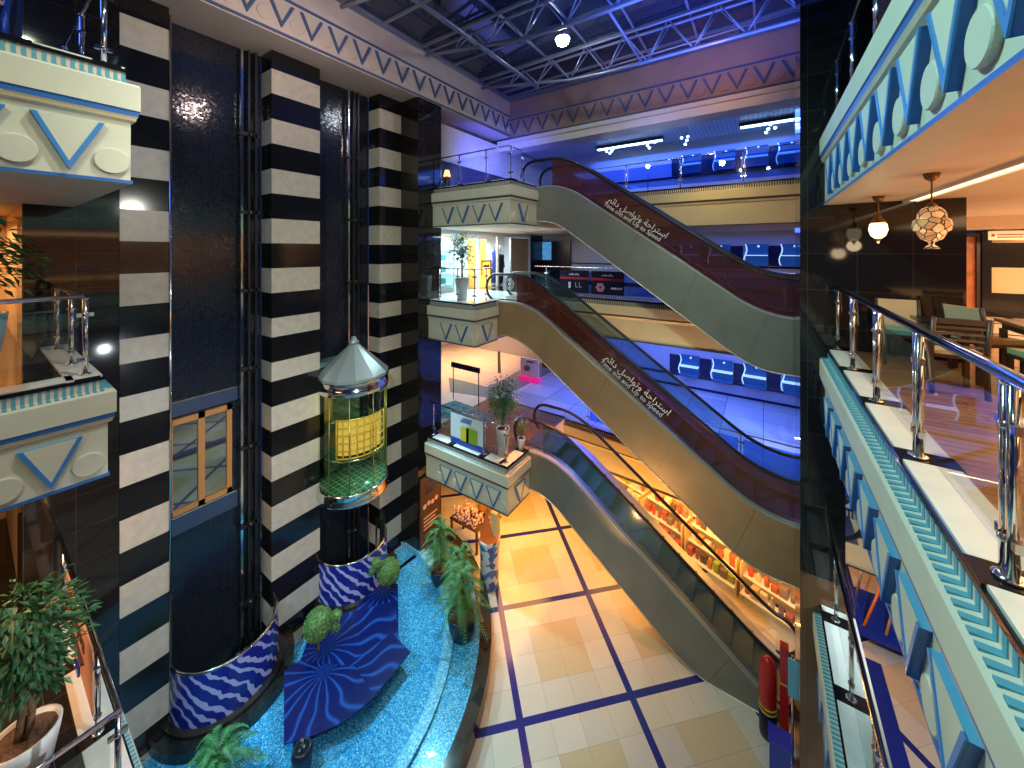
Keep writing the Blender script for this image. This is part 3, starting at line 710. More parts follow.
def escalator(label, Y0, xs, xk, zt, zb, xe, gl, sidem, lettering=None, emblem=None, far=None, under=True, slope=.70, width=1.5):
    t = thing('escalator', label, 'escalator', (xs, Y0, zb))
    xb = xk + (zt - zb - .14) / slope
    def poly(pts, hw=.75):
        def f(x):
            y = None
            if x <= pts[0][0]: y = pts[0][1]
            elif x >= pts[-1][0]: y = pts[-1][1]
            else:
                for (a, za), (b_, zb_) in zip(pts, pts[1:]):
                    if a <= x <= b_: y = za + (zb_ - za) * (x - a) / (b_ - a); break
            return y
        def g(x):   # smoothed
            n = 12; return sum(f(x + hw * (2 * (i + .5) / n - 1) * .8) for i in range(n)) / n
        return g
    strip = poly([(xs - 9, zt - .06), (xk, zt - .06), (xb, zb + .10), (xe + 9, zb + .10)])
    zlow = max(0.0, zb - 1.15)
    kt = xk - .33; kb = xk + (zt - .06 - (zlow + 1.36)) / slope
    under_ = poly([(xs - 9, zt - 1.15), (kt, zt - 1.15), (kb, zlow), (xe + 9, zlow)], .6)
    rail = lambda x: strip(x) + .90
    n = 44; X = [xs + (xe - xs) * i / n for i in range(n + 1)]
    # side panels and underside
    for nm, ya, yb in (('side_panel', Y0, Y0 + .05), ('side_panel', Y0 + width - .05, Y0 + width)):
        mb = MB()
        for a, c in zip(X, X[1:]):
            v = [(a, ya, under_(a)), (c, ya, under_(c)), (c, ya, strip(c)), (a, ya, strip(a))]
            v += [(p[0], yb, p[2]) for p in v]
            mb.add(v, [(0, 1, 2, 3), (7, 6, 5, 4), (0, 4, 5, 1), (3, 2, 6, 7)])
        for a in (X[0], X[-1]):
            mb.quad((a, ya, under_(a)), (a, yb, under_(a)), (a, yb, strip(a)), (a, ya, strip(a)))
        mb.build(nm, sidem, t)
    mb = MB()
    for a, c in zip(X, X[1:]):
        mb.quad((a, Y0 + .04, under_(a) + .01), (c, Y0 + .04, under_(c) + .01), (c, Y0 + width - .04, under_(c) + .01), (a, Y0 + width - .04, under_(a) + .01))
    mb.build('underside', sidem, t)
    mb = MB(); mb.tube([(x, Y0 - .004, under_(x) + .012) for x in X], .014, 6); mb.build('edge_trim', EDGE, t)
    # panel joints
    mb = MB()
    L = []
    for k in range(1, 5):
        x = xs + (xe - xs) * k / 5 + .2
        dx = .35 if xk < x < xb else 0
        mb.bar((x - dx, Y0 - .002, under_(x - dx) + .03), (x + dx * .2, Y0 - .002, strip(x + dx * .2) - .03), .004, .006, 0, (0, 1, 0))
    mb.build('panel_joint', DSTEEL, t)
    # balustrades
    xa, xz = xs - .15, xe - .1
    for yy, first in ((Y0 + .15, True), (Y0 + width - .15, False)):
        mb = MB()
        for a, c in zip(X, X[1:]):
            mb.add([(a, yy - .13, strip(a)), (c, yy - .13, strip(c)), (c, yy + .13, strip(c)), (a, yy + .13, strip(a)),
                    (a, yy - .13, strip(a) + .035), (c, yy - .13, strip(c) + .035), (c, yy + .13, strip(c) + .035), (a, yy + .13, strip(a) + .035)],
                   [(4, 5, 6, 7), (0, 1, 5, 4), (3, 7, 6, 2)])
        mb.build('skirt_strip', SKIRT, t)
        xs_ = [xa + (xz - xa) * i / n for i in range(n + 1)]
        r = .45
        endc = [(xa - r * math.sin(math.pi * k / 14), strip(xa) + .45 - r * math.cos(math.pi * k / 14)) for k in range(15)]
        endc2 = [(xz + r * math.sin(math.pi * k / 14), strip(xz) + .45 + r * math.cos(math.pi * k / 14)) for k in range(15)]
        path = [(x, z) for x, z in endc] + [(x, rail(x)) for x in xs_[1:-1]] + endc2
        mb = MB(); mb.tube([(x, yy, z) for x, z in path], .045, 8); mb.build('handrail', RUBBER, t)
        mb = MB()
        vs = []; 
        for x in xs_: vs += [(x, yy, strip(x) + .03), (x, yy, rail(x) - .03)]
        for i in range(n): mb.add(vs[2 * i:2 * i + 4], [(0, 2, 3, 1)], 0 if xs_[i] > xk - .55 else 1)
        for arc in (endc, endc2):
            cz = sum(z for _, z in arc) / len(arc); cx = arc[0][0]
            mb.add([(cx, yy, cz)] + [(x, yy, z) for x, z in arc], [(0, i, i + 1) for i in range(1, len(arc))], 1)
        mb.build('glass_balustrade', (gl if first else far or GL_CLR, GL_CLR), t, fix=False)
    # steps and landings
    x = xk - .2; k = 0
    while x < xb + .2:
        z = strip(x + .2) - .05; mb = MB()
        mb.box(x, x + .40, Y0 + .29, Y0 + width - .29, z - .30, z); mb.build('step', STEPM, t); x += .405; k += 1
    for a, c, z in ((xs - .3, xk - .22, zt), (xb + .2, xe + .3, zb + .02)):
        mb = MB(); mb.box(a, c, Y0 + .29, Y0 + width - .29, z - .02, z + .012); mb.build('landing_plate', STEEL, t)
    if emblem:
        mb = MB()
        for r_, w_ in ((.17, .012), (.12, .01)): mb.tube([(emblem[0] + r_ * math.cos(a * .2618), Y0 + .142, emblem[1] + r_ * math.sin(a * .2618)) for a in range(24)], w_, 5, closed=True)
        mb.lathe([(.05, 0), (.05, .004)], (emblem[0], Y0 + .144, emblem[1]), 14, axis=(0, -1, 0), smooth=False)
        mb.build('ring_emblem', WHITE_T, t)
    if lettering:
        x0, L_ = lettering
        d = Vector((1, 0, -slope)).normalized(); up = Vector((slope, 0, 1)).normalized()
        yy = Y0 + .142
        p = Vector((x0, yy, strip(x0))) + up * .12
        o = text('Time out and Up to Speed', 1, basis(p, d, up), WHITE_T, t); bpy.context.view_layer.update()
        s = L_ / max(o.dimensions.x, .01); o.data.size = s
        o2 = text(AR_FORMS, 1, basis(p + up * (.9 * s) + d * .05, d, up), WHITE_T, t); bpy.context.view_layer.update()
        o2.data.size = L_ * 1.02 / max(o2.dimensions.x, .01); solid(o); solid(o2)
    return t
escalator('lowest escalator, grey sided with dark teal glass, running down to the ground floor', 9.47, -5.8, -4.85, L1, 0.0, .35, GL_TEAL, SIDE[0])
escalator('middle escalator with bronze sides and maroon glass, rising to the middle central landing', 9.85, -7.2, -6.05, L2, L1, 1.3, GL_RED, SIDE[1], (-3.86, 1.98), (-6.85, 8.71), GL_FAR)
escalator('top escalator with grey steel sides and maroon glass, rising to the upper central landing', 10.3, -6.05, -5.05, L3, L2, 1.3, GL_RED, SIDE[0], (-3.92, 1.88))

# ================================================================ POOL
PC = Vector((-9.6, 4.3, 0))
def arc_pts(r, a0, a1, n=60):
    out = []
    for i in range(n + 1):
        a = a0 + (a1 - a0) * i / n; x, y = PC.x + r * math.cos(a), PC.y + r * math.sin(a)
        out.append((max(x, -9.165 if y > 8.19 else -9.995), y))
    return out
def ring(mb, r0, r1, z0, z1, mi=0):
    a0, a1 = R(-95), R(95)
    A, B = arc_pts(r0, a0, a1), arc_pts(r1, a0, a1)
    for i in range(len(A) - 1):
        v = [(*A[i], z0), (*A[i + 1], z0), (*B[i + 1], z0), (*B[i], z0), (*A[i], z1), (*A[i + 1], z1), (*B[i + 1], z1), (*B[i], z1)]
        mb.add(v, [(0, 1, 2, 3)[::-1], (4, 5, 6, 7), (0, 1, 5, 4), (3, 7, 6, 2)], mi)
def pool_mosaic(name, stops):
    m, nt, b = _new(name)
    vo = N(nt, 'ShaderNodeTexVoronoi', Scale=46.0); nt.links.new(coords(nt, 'World'), vo.inputs['Vector'])
    sp = nt.nodes.new('ShaderNodeSeparateColor'); nt.links.new(vo.outputs['Color'], sp.inputs[0])
    nt.links.new(ramp(nt, sp.outputs[0], [(p, c) for p, c in zip((0, .4, .7, 1), stops)]), b.inputs['Base Color']); b.inputs['Roughness'].default_value = .25
    return m
POOLD = pool_mosaic('deep_cyan_mosaic', ((.02, .22, .52), (.05, .38, .70), (.12, .54, .82), (.55, .85, .95)))
POOLM = pool_mosaic('cyan_pool_mosaic', ((.03, .26, .56), (.06, .42, .72), (.20, .62, .84), (.62, .88, .95)))
POOLP = pool_mosaic('pale_step_mosaic', ((.10, .40, .66), (.25, .60, .80), (.45, .76, .88), (.80, .92, .95)))
CURB = tiles('dark_curb_tiles', (.012, .011, .011), (.05, .035, .025), (.02, .02, .02), .3, .3, rough=.12, jw=.01)
t = thing('pool', 'round fountain pool of cyan mosaic with a black curb against the striped wall', 'pool', (PC.x, PC.y, 0))
mb = MB(); ring(mb, .05, 3.9, .004, .02); mb.build('deep_basin', POOLD, t)
mb = MB(); ring(mb, 4.08, 4.78, .004, .10); mb.build('shelf_ring', POOLM, t)
mb = MB(); ring(mb, 3.86, 4.10, .004, .17); mb.build('pale_step', POOLP, t)
mb = MB(); ring(mb, 4.76, 5.05, .004, .36); mb.build('curb', CURB, t)
WATER = glass('pool_water', (.74, .94, 1.0), .08, .03)
nt = WATER.node_tree
nz = N(nt, 'ShaderNodeTexNoise', Scale=5.0, Detail=3.0); nt.links.new(coords(nt, 'World'), nz.inputs['Vector'])
bp_ = N(nt, 'ShaderNodeBump', Strength=.25, Distance=.03); nt.links.new(nz.outputs[0], bp_.inputs['Height'])
for n_ in nt.nodes:
    if n_.type == 'BSDF_GLOSSY': nt.links.new(bp_.outputs[0], n_.inputs['Normal'])
mb = MB(); A = arc_pts(4.77, R(-95), R(95)); mb.add([(*p, .27) for p in A], [tuple(range(len(A)))]); mb.build('water', WATER, t)

# curved zebra screens round the lift pits
ZEB = zebra('zebra_blue_panel', (.012, .02, .26), (.42, .42, .74))
def pit(label, cy, tilt=0):
    c = (-10.03, cy); r = .98
    t = thing('lift_pit_screen', label, 'screen', (c[0], c[1], 0))
    a0, a1 = R(-100), R(100); n = 36
    mb = MB(); vs = []
    for i in range(n + 1):
        a = a0 + (a1 - a0) * i / n
        for rr, z in ((r + .02, .30), (r, 1.33)): vs.append((c[0] + rr * math.cos(a), c[1] + rr * math.sin(a), z))
        for rr, z in ((r - .04, 1.33), (r - .03, .30)): vs.append((c[0] + rr * math.cos(a), c[1] + rr * math.sin(a), z))
    fs = []
    for i in range(n):
        for k in range(4): fs.append((4 * i + k, 4 * i + (k + 1) % 4, 4 * i + 4 + (k + 1) % 4, 4 * i + 4 + k))
    mb.add(vs, [f for i, f in enumerate(fs) if i % 4 != 2], 0, False); mb.add(vs, fs[2::4], 1, True); mb.build('curved_panel', (ZEB, STEEL), t, fix=False)
    mb = MB(); pts = [(c[0] + (r - .02) * math.cos(a0 + (a1 - a0) * i / n), c[1] + (r - .02) * math.sin(a0 + (a1 - a0) * i / n), 1.345) for i in range(n + 1)]
    mb.tube(pts, .032, 8); mb.build('rim', CHROME, t)
    mb = MB()
    for r0, r1, z0, z1 in ((.3, 1.32, .021, .22), (.3, 1.12, .22, .30)):
        A = [(c[0] + r1 * math.cos(a0 + (a1 - a0) * i / n), c[1] + r1 * math.sin(a0 + (a1 - a0) * i / n)) for i in range(n + 1)]
        mb.prism(A, z0, z1)
    mb.build('tiled_plinth', CURB, t)
pit('zebra-waved curved blue screen round the empty lift pit between the first two columns', 3.35)
pit('curved screen with zebra waves on blue below the glass lift', 6.42)

# angular blue panels lying over the pool with ray patterns
RAY, nt, b = _new('ray_blue_panel')
pos = coords(nt, 'Object'); g = N(nt, 'ShaderNodeTexGradient', gradient_type='RADIAL'); nt.links.new(pos, g.inputs[0])
nz = N(nt, 'ShaderNodeTexNoise', Scale=1.7, Detail=.5); nt.links.new(pos, nz.inputs['Vector'])
f = math_(nt, 'ADD', math_(nt, 'MULTIPLY', g.outputs[1], 17.0), math_(nt, 'MULTIPLY', nz.outputs[0], 1.3))
s_ = math_(nt, 'SINE', math_(nt, 'MULTIPLY', f, 6.283))
nt.links.new(ramp(nt, s_, [(0, (.002, .008, .10)), (.60, (.003, .012, .12)), (.92, (.010, .05, .26)), (1, (.014, .08, .36))]), b.inputs['Base Color'])
b.inputs['Roughness'].default_value = .28
def blade(label, centre, pts, th=.05):
    mb = MB(); cx, cy, cz = centre
    P = [Vector(p) for p in pts]; nrm = (P[1] - P[0]).cross(P[2] - P[0]).normalized()
    if nrm.z < 0: nrm = -nrm
    mb.slab([p - Vector(centre) for p in P], nrm, th)
    o = mb.build('pool_sail', RAY); o.location = centre; tag(o, label, 'panel')
blade('blue ray-patterned panel under the northern topiary ball in the pool', (-8.75, 6.6, .29), [(-9.02, 5.95, 0.29), (-9.02, 6.44, 0.29), (-8.92, 6.85, 0.29), (-8.61, 6.95, 0.29), (-7.29, 5.9, 0.29), (-7.63, 5.23, 0.29), (-8.44, 4.73, 0.29)], .03)
blade('blue ray-patterned panel under the southern topiary ball in the pool', (-8.6, 4.85, .33), [(-9.2, 4.75, 0.33), (-9.1, 5.5, 0.33), (-8.21, 6.55, 0.33), (-7.36, 5.95, 0.33), (-7.3, 5.26, 0.33), (-7.74, 4.45, 0.33), (-8.46, 3.97, 0.33)], .03)
blade('dark blue panel with fan rays ending in a point toward the pool step', (-7.75, 4.6, .37), [(-7.71, 4.43, 0.37), (-7.84, 4.85, 0.37), (-7.57, 5.93, 0.37), (-6.86, 5.89, 0.37), (-6.81, 4.83, 0.37), (-7.14, 4.2, 0.37)], .03)
blade('darkest blue panel with fan rays beside the black pump pot in the pool', (-8.1, 4.5, .41), [(-8.86, 4.03, 0.41), (-7.55, 3.43, 0.41), (-7.24, 3.76, 0.41), (-6.91, 4.28, 0.41), (-6.76, 4.86, 0.41), (-7.62, 4.96, 0.41), (-8.77, 4.33, 0.41)], .03)
POT_D = mat('black_pot', (.012, .014, .03), .35)
t = thing('pump_pot', 'small round black pump pot standing in the pool', 'pot', (-7.18, 3.58, .02))
mb = MB(); mb.lathe([(.1, 0), (.16, .1), (.18, .35), (.15, .46), (.12, .46), (.12, .40), (.02, .38)], (-7.18, 3.58, .03), 20); mb.build('pot_body', POT_D, t)
mb = MB(); mb.tube([(-7.18, 3.58, .4), (-7.18, 3.58, .62)], .025, 8); mb.build('nozzle', CHROME, t)
JET = glass('water_jet', (.85, .92, 1), .5, .1)
for i, (x, y) in enumerate(((-8.05, 4.35), (-7.72, 4.4))):
    mb = MB(); mb.tube([(x, y, .35), (x, y, .9), (x + .03, y, 1.25 + .1 * i)], [.02, .014, .004], 6)
    o = mb.build('water_jet', JET); tag(o, ['thin water jet rising beside the southern topiary ball', 'thin water jet rising over the wide dark blue panel'][i], 'water jet', 'fountain jets')

# ================================================================ LIFTS
LIFTC = (-9.65, 6.25)
t = thing('glass_lift', 'round glass panoramic lift with a pale conical roof and gold lattice, hanging in the shaft', 'lift', (*LIFTC, 3.05))
c = (*LIFTC, 0); r = .93
CONE = mat('pale_metal_cone', (.42, .52, .52), .32, .35)
mb = MB(); mb.lathe([(r, 6.30), (r + .01, 6.38), (.12, 7.16), (.12, 7.2)], c, 12, smooth=False); mb.build('cone_roof', CONE, t)
mb = MB(); mb.lathe([(.13, 7.16), (.15, 7.22), (.08, 7.27), (.06, 7.36), (.0, 7.37)], c, 16); mb.build('roof_cap', CONE, t)
mb = MB(); mb.lathe([(r - .03, 5.95), (r, 5.98), (r + .015, 6.10), (r, 6.13), (r, 6.28), (r + .015, 6.30)], c, 40, cap=False); mb.build('upper_band', CHROME, t)
LGLASS = glass('lift_glass', (.62, .85, .62), .22)
mb = MB(); mb.lathe([(r - .03, 3.38), (r - .03, 5.96)], c, 40, cap=False); mb.build('glass_wall', LGLASS, t, fix=False)
mb = MB(); mb.lathe([(r - .4, 3.0), (r, 3.06), (r + .015, 3.1), (r, 3.16), (r, 3.34), (r + .015, 3.4), (r - .04, 3.40)], c, 40); mb.build('lower_band', CHROME, t)
GREENT = tiles('green_tile_floor', (.03, .14, .11), (.05, .2, .15), (.35, .5, .42), .16, .16, rough=.2, jw=.02)
mb = MB(); mb.lathe([(0.001, 3.43), (r - .05, 3.43), (r - .05, 3.40)], c, 30, cap=False); mb.build('lift_floor', GREENT, t)
GOLD = mat('gold_lattice', (.85, .48, .10), .3, .6, emit=(1, .5, .1), estr=.25)
GOLDW = mat('gold_lit_panel', (.9, .55, .2), .4, emit=(1, .45, .08), estr=.55)
mb = MB()      # lattice screen on the north-east of the car
a0, a1 = R(-62), R(30)
for z in [4.35 + .2 * k for k in range(6)]:
    mb.tube([(c[0] + .87 * math.cos(a), c[1] + .87 * math.sin(a), z) for a in [a0 + (a1 - a0) * i / 14 for i in range(15)]], .022, 6)
for i in range(9):
    a = a0 + (a1 - a0) * i / 8
    mb.tube([(c[0] + .87 * math.cos(a), c[1] + .87 * math.sin(a), 4.35), (c[0] + .87 * math.cos(a), c[1] + .87 * math.sin(a), 5.35)], .022, 6)
mb.build('lattice_screen', GOLD, t)
mb = MB(); mb.lathe([(.80, 4.4), (.80, 5.3)], c, 14, a0=a0, a1=a1, cap=False); mb.build('lattice_backlight', GOLDW, t)
mb = MB()
for a in (R(-75), R(-40), R(0), R(40), R(75)):
    mb.tube([(c[0] + .89 * math.cos(a), c[1] + .89 * math.sin(a), 3.4), (c[0] + .89 * math.cos(a), c[1] + .89 * math.sin(a), 5.96)], .014, 6)
mb.build('mullion', mat('brass_mullion', (.5, .45, .18), .3, .9), t)
mb = MB(); mb.tube([(c[0] + .84 * math.cos(a), c[1] + .84 * math.sin(a), 4.25) for a in [R(-90) + R(180) * i / 20 for i in range(21)]], .022, 8); mb.build('grab_rail', CHROME, t)
MIRR = mat('dark_mirror', (.20, .24, .18), .08, .9)
mb = MB(); mb.box(c[0] - .62, c[0] - .56, c[1] - .55, c[1] + .55, 3.42, 5.9); mb.build('rear_panel', MIRR, t)
mb = MB(); mb.lathe([(.05, 5.86), (.12, 5.88), (.12, 5.93)], (c[0] + .2, c[1] + .1, 0), 14); mb.build('ceiling_lamp', mat('lift_lamp', (1, .9, .6), .4, emit=(1, .85, .5), estr=12), t)
mb = MB(); mb.box(c[0] - .5, c[0] - .1, c[1] - .2, c[1] + .2, 2.72, 3.0); mb.build('undercarriage', DSTEEL, t)
mb = MB(); mb.box(c[0] - .9, c[0] - .5, c[1] - 1.0, c[1] + .6, 6.55, 6.68); mb.build('carrier_beam', mat('teal_beam', (.20, .34, .38), .4, .4), t)
point('lift_car_light', (c[0] + .15, c[1], 5.6), 22, (1, .85, .5), .1)

# guide rails of both shafts
def guides(label, y, zt=14.7):
    t = thing('lift_guide_rail', label, 'guide rail', (-10.45, y, 0))
    for k, dy in enumerate((-.16, -.02, .12)):
        mb = MB(); mb.box(-10.5 + .03 * k, -10.42 + .03 * k, y + dy - .025, y + dy + .025, .05, zt); mb.build('rail_bar', [CHROME, DSTEEL, DSTEEL][k], t)
    for z in [1.2 + 1.9 * k for k in range(7)]:
        mb = MB(); mb.box(-10.58, -10.36, y - .22, y + .2, z, z + .08); mb.ball((-10.36, y, z + .04), .07, 10); mb.build('bracket', DSTEEL, t)
guides('dark steel guide rails in the empty shaft beside the second column', 3.95)
guides('steel guide rails above the glass lift beside the third column', 6.75)
# window in the first shaft
WOODF = mat('orange_wood_frame', (.62, .28, .09), .35)
t = thing('shaft_window', 'two-pane wooden framed window lit orange in the mosaic shaft wall', 'window', (-10.55, 3.06, 4.1))
mb = MB()
for y0, y1, z0, z1 in ((2.44, 3.62, 6.03, 6.15), (2.44, 3.62, 4.06, 4.18), (2.44, 2.54, 4.06, 6.15), (3.52, 3.62, 4.06, 6.15), (2.98, 3.1, 4.06, 6.15)): mb.box(-10.6, -10.52, y0, y1, z0, z1)
mb.build('window_frame', WOODF, t)
WPANE, nt, b = _new('mirror_pane'); b.inputs['Metallic'].default_value = .9; b.inputs['Roughness'].default_value = .03; b.inputs['Base Color'].default_value = (.42, .46, .42, 1)
for y0, y1 in ((2.53, 2.99), (3.09, 3.53)):
    mb = MB(); mb.box(-10.59, -10.56, y0, y1, 4.17, 6.04); mb.build('pane', WPANE, t)
m = MB(); m.box(-10.6, -10.57, 2.36, 3.75, 6.2, 6.5); m.box(-10.6, -10.57, 2.36, 3.75, 3.62, 4.0); struct(m, 'trim_3', mat('blue_grey_band', (.05, .08, .16), .3))
m = MB(); m.box(-10.6, -10.56, 2.36, 3.75, 6.5, 6.53); m.box(-10.6, -10.56, 2.36, 3.75, 4.0, 4.02); struct(m, 'trim_4', CHROME)

# ================================================================ GLASS ROOF
ROOFG = glass('roof_glass', (.35, .42, .6), .35, opaque=.55, body=(.03, .05, .10))
ROOFS = mat('roof_steel', (.34, .37, .46), .4, .5)
m = MB(); m.box(-9.3, 6, -4, 13.6, 16.50, 16.53); struct(m, 'ceiling_glass', ROOFG)
m = MB()
for y in [-3.33 + 1.465 * k for k in range(12)]: m.box(-9.3, 6, y - .03, y + .03, 16.42, 16.50)
for x in [-9.2 + 1.5 * k for k in range(11)]: m.box(x - .03, x + .03, -4, 13.6, 16.44, 16.50)
m.box(-9.6, -9.2, -4, 13.6, 16.3, 16.6); m.box(-9.6, 6, 13.5, 13.8, 16.3, 16.6)
struct(m, 'ceiling_frame', ROOFS)
def truss(y, label):
    t = thing('roof_truss', label, 'roof truss', (-9.2, y, 16.2), group=None)
    xs = [-9.1 + 1.25 * k for k in range(12)]
    bot = lambda x: 16.15 - .72 * min(1, max(0, (x + 9.1) / 4.2))
    top = lambda x: 16.36
    mb = MB()
    for dy in (-.16, .16): mb.tube([(x, y + dy, top(x)) for x in xs], .045, 8)
    mb.build('top_chord', ROOFS, t)
    mb = MB(); mb.tube([(x, y, bot(x)) for x in xs], .055, 8); mb.build('bottom_chord', ROOFS, t)
    for k in range(1, 11):
        mb = MB()
        for dy in (-.16, .16): mb.tube([(xs[k], y, bot(xs[k])), (xs[k] + .62, y + dy, top(xs[k] + .62))], .022, 6); mb.tube([(xs[k] + .62, y + dy, top(xs[k] + .62)), (xs[k + 1], y, bot(xs[k + 1]))], .022, 6)
        mb.build('web_diagonal', ROOFS, t)
for y, l in ((2.6, 'roof truss over the first striped column'), (5.53, 'roof truss over the second striped column'), (8.46, 'roof truss just south of the bright projector'), (11.38, 'northernmost roof truss near the rose cornice')): truss(y, l)
def brace(a, b_, label):
    t = thing('roof_brace', label, 'brace', a)
    mb = MB(); mb.tube([a, b_], .035, 8); mb.build('brace_tube', ROOFS, t)
    mb = MB(); mb.lathe([(.06, -.05), (.06, .05)], b_, 8); mb.build('brace_node', ROOFS, t)
brace((-9.0, 12.9, 16.25), (1.5, 12.4, 16.2), 'steel tube running along the rose cornice under the roof')
brace((-6.6, 8.46, 15.6), (-6.6, 11.38, 15.6), 'cross tube tying the two northern trusses')
brace((-3.0, 8.46, 15.43), (-3.0, 11.38, 15.43), 'cross tube tying the northern trusses beyond the projector')
brace((-6.6, 5.53, 15.6), (-6.6, 8.46, 15.6), 'cross tube tying the two middle trusses')
t = thing('projector', 'round white projector lamp shining under the glass roof', 'projector', (-4.8, 9.72, 15.95))
mb = MB(); mb.lathe([(.05, .25), (.16, .2), (.2, 0), (.19, -.02)], (-4.8, 9.72, 15.95), 20); mb.build('housing', ROOFS, t)
mb = MB(); mb.ball((-4.8, 9.72, 15.92), .2, 14); mb.build('bulb', mat('projector_bulb', (1, 1, 1), .3, emit=(.85, .93, 1), estr=90), t)
mb = MB(); mb.tube([(-4.8, 9.72, 16.17), (-4.8, 9.72, 16.45)], .03, 6); mb.build('bracket', ROOFS, t)

# ================================================================ NORTH GALLERIES: niches, lights, posters
NICHE = mat('niche_blue_glass', (.010, .05, .16), .2, emit=(.03, .2, .8), estr=.12)
TUBEW = mat('white_neon_edge', (.8, .9, 1), .3, emit=(.4, .7, 1), estr=.8)
DARKP = mat('dark_blue_panel', (.008, .010, .04), .2)
LEVEL = {3: ('upper', L3, 1.22, (-2.53, -1.30, -.2, .85)), 2: ('middle', L2, 1.05, (-2.6, -1.48, -.2, .94)), 1: ('lower', L1, .62, (-2.61, -1.37, -.26, 1.0))}
ORD = ('first', 'second', 'third', 'fourth')
for lv, (nm, z0, dz, xs) in LEVEL.items():
    for k, x in enumerate(xs):
        z = z0 + dz
        t = thing('display_niche', f'{ORD[k]} blue lit wall niche from the west along the {nm} north gallery', 'display niche', (x, 17.55, z), group=f'lit niches of the {nm} gallery')
        mb = MB(); mb.box(x - .36, x + .36, 17.50, 17.59, z, z + .82); mb.build('back_panel', NICHE, t)
        mb = MB(); mb.box(x - .38, x + .36, 17.22, 17.52, z + .37, z + .395); mb.build('shelf', TUBEW, t)
        mb = MB(); mb.tube([(x - .38 + .05 * math.sin(i / 8 * 2 * math.pi), 17.46, z + .82 * (1 - i / 8)) for i in range(9)], .02, 8); mb.build('light_tube', TUBEW, t)
        mb = MB(); mb.ball((x + .05, 17.44, z + .74), .045, 8); mb.build('spot_bulb', TUBEW, t)
        mb = MB(); mb.box(x - .36, x + .36, 17.25, 17.5, z - .02, z + .02); mb.build('base_shelf', mat('niche_base', (.05, .15, .3), .2), t)
    mb = MB()
    for x in [q + .6 for q in xs] + [xs[0] - .6]: mb.box(x - .22, x + .22, 17.56, 17.6, z0 + dz - .02, z0 + dz + .76)
    mb.box(-9, 3.4, 17.57, 17.6, z0, z0 + .1); mb.box(-9, 3.4, 17.54, 17.6, z0 + dz - .12, z0 + dz - .05)
    struct(mb, f'trim_{lv + 4}', DARKP)
LED = mat('led_strip', (1, 1, 1), .3, emit=(.45, .75, 1), estr=7)
for x0, x1, l in ((-6.3, -3.5, 'long bright strip light on the ribbed ceiling over the top escalator'), (-.7, .9, 'short bright strip light on the ribbed ceiling near the black wall')):
    t = thing('strip_light', l, 'strip light', ((x0 + x1) / 2, 16.4, 14.45))
    mb = MB(); mb.box(x0, x1, 16.3, 16.5, 14.40, 14.43); mb.build('diffuser', LED, t)
    mb = MB(); mb.box(x0 - .04, x1 + .04, 16.26, 16.54, 14.43, 14.55); mb.build('housing', DSTEEL, t)
def pendant(x, y, l, seed):
    t = thing('pendant_cluster', l, 'pendant lights', (x, y, 14.5), group='small pendant clusters of the upper gallery'); rn = random.Random(seed)
    mb = MB(); mb.lathe([(.12, 0), (.12, .03)], (x, y, 14.51), 12); mb.build('ceiling_plate', CHROME, t)
    for k in range(4):
        a = k * 1.57 + rn.random(); px, py, pz = x + .14 * math.cos(a), y + .14 * math.sin(a), 13.75 + .3 * rn.random()
        mb = MB(); mb.tube([(px, py, pz + .05), (px * .5 + x * .5, py * .5 + y * .5, 14.52)], .004, 4); mb.build('cord', DSTEEL, t)
        mb = MB(); mb.ball((px, py, pz), .05, 8); mb.build('bulb', LED, t)
for i, (x, y) in enumerate(((-5.2, 14.9), (-3.6, 15.0), (-2.4, 15.0), (.2, 15.2))): pendant(x, y, ['pendant cluster just past the upper landing', 'pendant cluster above the upper lettering of the top escalator', 'pendant cluster over the middle of the upper gallery', 'lone pendant cluster near the black wall'][i], i)
t = thing('star_spotlight', 'small dazzling spotlight standing behind the upper gallery glass railing', 'spotlight', (-3.55, 14.3, L3))
mb = MB(); mb.lathe([(.12, 0), (.12, .02), (.02, .03), (.015, 1.0)], (-3.55, 14.3, L3 + .007), 12); mb.build('stand', DSTEEL, t)
mb = MB(); mb.ball((-3.55, 14.3, L3 + 1.05), .07, 10); mb.build('bulb', mat('star_bulb', (1, 1, 1), .3, emit=(.9, .95, 1), estr=45), t)

